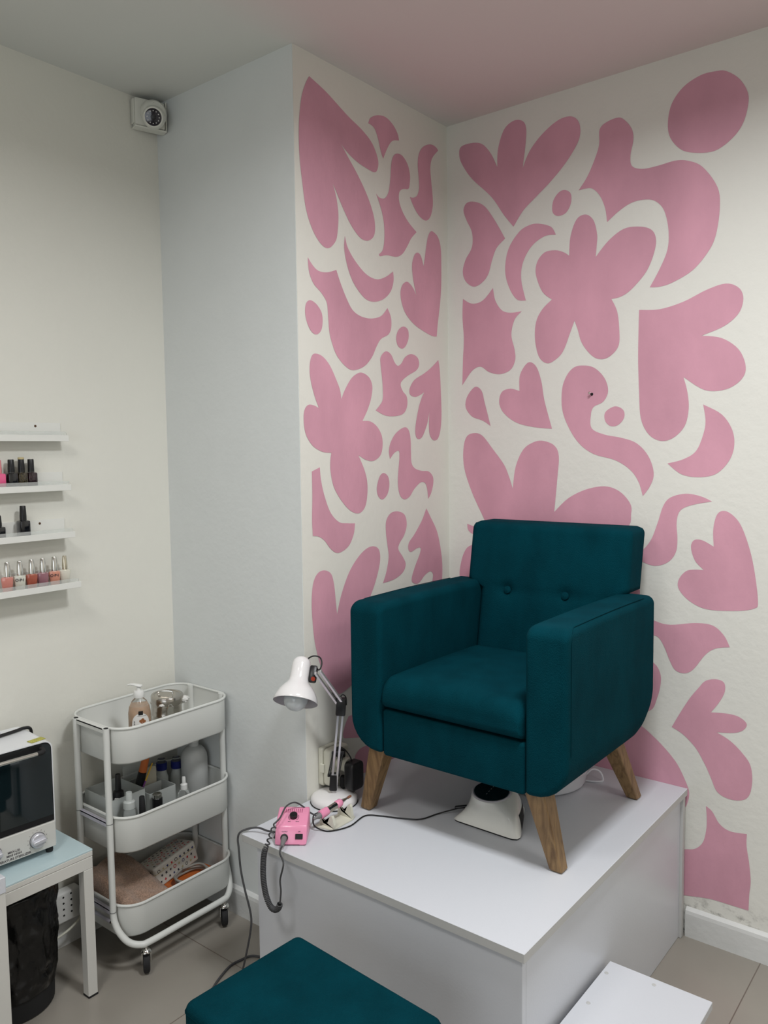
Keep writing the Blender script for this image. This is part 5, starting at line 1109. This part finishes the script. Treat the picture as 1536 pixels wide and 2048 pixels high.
for it_ in (('MKX-L2L', 0.0080, tfr(-1.402, 0.4485)), ('MINI HIGH', 0.0080, tfr(-1.402, 0.4400)), ('TEMPERATURE STERILIZER', 0.0082, tfr(-1.408, 0.4305))): texts('lettering', [it_], M['lettering'], pn)
bm = NB()
for k in range(11):
    a = math.radians(-125+25*k); F = tfr(-1.342, 0.456) @ Matrix.Rotation(-a, 4, 'Z'); box(bm, -0.0004, 0.0004, 0.0235, 0.0262, 0, 0.0002, Mx=F)
obj('scale_marks', bm, M['lettering'], pn, smooth=False)
for y in (y1-0.014, y0+0.014):
    for x in (x1-0.012, x0+0.014):
        bm = NB(); lathe(bm, [(0.0085, 0.0006), (0.0095, 0.004), (0.0095, 0.019)], 16, Matrix.Translation((x, y, 0.4052))); obj('foot', bm, M['black_matte'], t)
bm = NB(); box(bm, -0.020, 0.020, -0.010, 0.012, 0, 0.0012, Mx=Matrix.Translation((x1-0.022, y1-0.030, 0.7075)) @ Matrix.Rotation(math.radians(100), 4, 'Z')); stk = obj('warning_sticker', bm, M['sticker'], t, smooth=False)
bm = NB(); box(bm, x0+0.001, x0+0.030, y0+0.01, y1-0.070, 0.7072, 0.7165, 0.004, 2); obj('rear_ridge', bm, M['steril_top'], t)
t = thing('black_hose', 'thick black cable lying across the top of the white steriliser', 'cable', (-0.53, -1.4, 0.72))
bm = NB(); tube(bm, [V(-0.505, -1.66, 0.7125), V(-0.500, -1.45, 0.7125), V(-0.502, -1.37, 0.7128), V(-0.507, -1.32, 0.7130), V(-0.515, -1.296, 0.7115), V(-0.527, -1.273, 0.700), V(-0.545, -1.262, 0.66), V(-0.57, -1.258, 0.58)], 0.0045, 10, sm=6); obj('cable', bm, M['black'], t)

ST.rotation_euler = (0, 0, math.radians(-4))
# ------------------------------------------------------------------ bin under the table
t = thing('waste_bin', 'round bin lined with a wrinkled black bag under the glass table', 'bin', (-0.468, -1.385, 0))
FBn = Matrix.Translation((-0.468, -1.385, 0))
bm = NB(); lathe(bm, [(0.098, 0.0008), (0.104, 0.004), (0.113, 0.31), (0.110, 0.31), (0.101, 0.006), (0, 0.005)], 40, FBn, caps=(True, False)); obj('bucket', bm, M['black_matte'], t)
bm = NB(); NA, NZ = 120, 46; rings = []
for j in range(NZ+1):
    z = 0.060+0.272*j/NZ; ring = []
    for i in range(NA):
        a = 2*PI*i/NA; c = V(math.cos(a)*2.2, math.sin(a)*2.2, z*9)
        rr0 = 0.1045+0.010*(z/0.31)
        w_ = abs(noise.noise(c*1.6))*0.018+abs(noise.noise(c*4.0+V(3, 1, 0)))*0.007+0.003*math.sin(a*17+z*25)
        fade = min(1, (z-0.05)/0.04)
        r_ = rr0+0.0015+max(0.0, w_)*0.75*fade
        r_ = min(r_, 0.124)
        ring.append(V(-0.468+r_*math.cos(a), -1.385+r_*math.sin(a), z+0.006*noise.noise(V(a*2, 0, 5))*(1 if j in (0, NZ) else 0)))
    rings.append(ring)
last = rings[-1]
rings.append([V(-0.468+(p.x+0.468)*0.93, -1.385+(p.y+1.385)*0.93, 0.334) for p in last])
rings.append([V(-0.468+(p.x+0.468)*0.86, -1.385+(p.y+1.385)*0.86, 0.10) for p in last])
loft(bm, rings, caps=(False, True)); obj('bin_liner', bm, M['bag'], t, angle=3)

# power strip on the left wall under the table
t = thing('power_strip', 'white multi socket strip fixed low on the left wall behind the bin', 'socket strip', (-0.58, -1.2, 0.14))
bm = NB(); rslab(bm, -0.5868, -0.552, -1.255, -1.128, 0.092, 0.182, 0.010, 0.006, axis='x'); pb = obj('housing', bm, M['white_plastic'], t)
for j in range(4):
    for i, dy_ in enumerate((-0.030, -0.006, 0.018)):
        z = 0.112+0.018*j
        for k in (0,):
            bm = NB(); lathe(bm, [(0.0030, 0), (0.0030, 0.0005)], 10, frame((-0.5519, -1.180+dy_, z+0.003*i), (1, 0, 0))); obj('socket_hole', bm, M['socket_hole'], pb)
t = thing('white_wall_cable', 'white cable looping below the socket strip on the left wall', 'cable', (-0.57, -1.17, 0.1))
bm = NB(); tube(bm, [V(-0.572, -1.150, 0.33), V(-0.568, -1.128, 0.30), V(-0.575, -1.118, 0.24), V(-0.570, -1.112, 0.16), V(-0.560, -1.120, 0.105), V(-0.545, -1.16, 0.078), V(-0.545, -1.22, 0.062), V(-0.555, -1.30, 0.055)], 0.0036, 8, sm=6); obj('cable', bm, M['old_white'], t)

# ------------------------------------------------------------------ wall shelves and nail polish
SH = [(1.490, 0.042, 'topmost, empty slim white wall shelf of the four'), (1.350, 0.045, 'slim white wall shelf holding the pink bottle and three black bottles'),
      (1.2155, 0.056, 'slim white wall shelf with a single tall black bottle near its middle'), (1.073, 0.076, 'lowest slim white wall shelf carrying the row of chrome capped polishes')]
YE, YS = -1.107, -1.80
for k, (z, d, lab) in enumerate(SH):
    t = thing('wall_shelf', lab, 'shelf', (XA, -1.4, z), 0, 'slim wall shelves for nail polish')
    yb = YE
    bm = NB(); box(bm, XA+0.0006, XA+d, YS, yb, z, z+0.0026, 0.0006, 1); obj('ledge', bm, M['shelf_white'], t, smooth=False)
    bm = NB(); box(bm, XA+0.0006, XA+0.0036, YS, yb, z+0.0028, z+0.050, 0.0004, 1); bs = obj('back_strip', bm, M['shelf_white'], t, smooth=False)
    bm = NB(); box(bm, XA+d+0.0002, XA+d+0.0026, YS, yb+0.001, z-0.003, z+0.0145, 0.0006, 1); obj('front_lip', bm, M['shelf_white'], t, smooth=False)
    bm = NB()
    rr_ = rrect(YS, yb-0.004, z+0.0030, z+0.0245, (0.001, 0.001, 0.006, 0.001), 4)
    loft(bm, [[V(x, u, v) for u, v in rr_] for x in (XA+d-0.0022, XA+d-0.0004)]); obj('clear_guard', bm, M['acrylic'], t, smooth=False)
    if k in (0, 2):
        bm = NB(); lathe(bm, [(0.0035, 0), (0.0032, 0.001), (0, 0.0012)], 14, frame((XA+0.0037, -1.182, z+0.040), (1, 0, 0))); obj('screw', bm, M['screw_brown'], bs)
def pm(n, c, **k): return mat(n, c, 0.12, coat=0.6, **k)
glz = {'pink': pm('hot_pink_polish', (0.75, 0.10, 0.25)), 'black': pm('black_polish', (0.006, 0.006, 0.008)), 'gold': pm('black_gold_flake_polish', (0.03, 0.022, 0.01), var=1.6, vscale=260), 'plum': pm('black_plum_polish', (0.018, 0.006, 0.010), var=1.2, vscale=220),
       'salmon': pm('salmon_polish', (0.58, 0.22, 0.18)), 'milk': pm('milky_white_polish', (0.62, 0.62, 0.54)), 'rust': pm('terracotta_polish', (0.36, 0.09, 0.055)), 'mauve': pm('mauve_polish', (0.30, 0.14, 0.17)),
       'peach': pm('peach_polish', (0.62, 0.27, 0.19)), 'cream': pm('cream_polish', (0.66, 0.64, 0.55))}
z2 = 1.350+0.0028; xs = XA+0.0235
polish('nail_polish_bottle', 'hot pink nail polish bottle cut by the left frame edge on the second shelf', 'nail polish', xs, -1.3005, z2, 0.0135, 0.048, 0.0075, 0.036, glz['pink'], mat('pink_cap', (0.62, 0.22, 0.24), 0.4), 'polishes on the second shelf', square=True)
polish('nail_polish_bottle', 'plain black polish bottle just right of the pink one on the second shelf', 'nail polish', xs, -1.267, z2, 0.0136, 0.049, 0.0088, 0.036, glz['black'], M['black'], 'polishes on the second shelf', square=True, capt=0.90)
polish('nail_polish_bottle', 'black polish bottle flecked with gold, gold topped cap, on the second shelf', 'nail polish', xs, -1.2385, z2, 0.0128, 0.049, 0.0088, 0.041, glz['gold'], M['black'], 'polishes on the second shelf', square=True, capt=0.88, ring=M['case_gold'])
polish('nail_polish_bottle', 'dark plum polish bottle at the right end of the trio on the second shelf', 'nail polish', xs, -1.2110, z2, 0.0128, 0.049, 0.0086, 0.036, glz['plum'], M['black'], 'polishes on the second shelf', square=True, capt=0.95)
z3 = 1.2155+0.0028; xs = XA+0.030
polish('nail_polish_bottle', 'tall black polish bottle standing alone in the middle of the third shelf', 'nail polish', xs, -1.243, z3, 0.0142, 0.052, 0.0090, 0.040, glz['black'], M['black'], 'polishes on the third shelf', square=True, capt=0.86)
polish('nail_polish_bottle', 'black polish bottle cut by the left frame edge on the third shelf', 'nail polish', xs, -1.3130, z3, 0.0145, 0.040, 0.0095, 0.030, glz['black'], M['black'], 'polishes on the third shelf', square=True)
z4 = 1.073+0.0028; xs = XA+0.040
rowc = [(-1.2995, 'salmon', 'salmon pink polish with chrome cap, leftmost on the lowest shelf', False), (-1.2645, 'milk', 'milky white polish with chrome cap between the salmon and terracotta ones', True), (-1.2310, 'rust', 'terracotta brown polish with chrome cap on the lowest shelf', False),
        (-1.1985, 'mauve', 'dusty mauve polish with chrome cap on the lowest shelf', False), (-1.1640, 'peach', 'peach polish with chrome cap and dark lettering on the lowest shelf', True), (-1.1325, 'cream', 'cream white polish with narrow gold tinted cap, rightmost on the lowest shelf', False)]
M['warm_chrome'] = mat('warm_tinted_chrome', (0.66, 0.60, 0.48), 0.2, 1.0)
for y, g, lab, txt in rowc:
    t = polish('nail_polish_bottle', lab, 'nail polish', xs, y, z4, 0.0152, 0.046, 0.0092 if g != 'cream' else 0.0075, 0.039, glz[g], M['chrome'] if g != 'cream' else M['warm_chrome'], 'chrome capped polishes on the lowest shelf', square=True, taper=0.78, capt=0.72, rot=-0.55)
    if txt: texts('lettering', [('O\u00b7P\u00b7I', 0.0105, WM[t.name] @ frame((0.0158, 0.0, 0.034), (1, 0, 0.0), (0, 1, 0)))], M['lettering'], t)
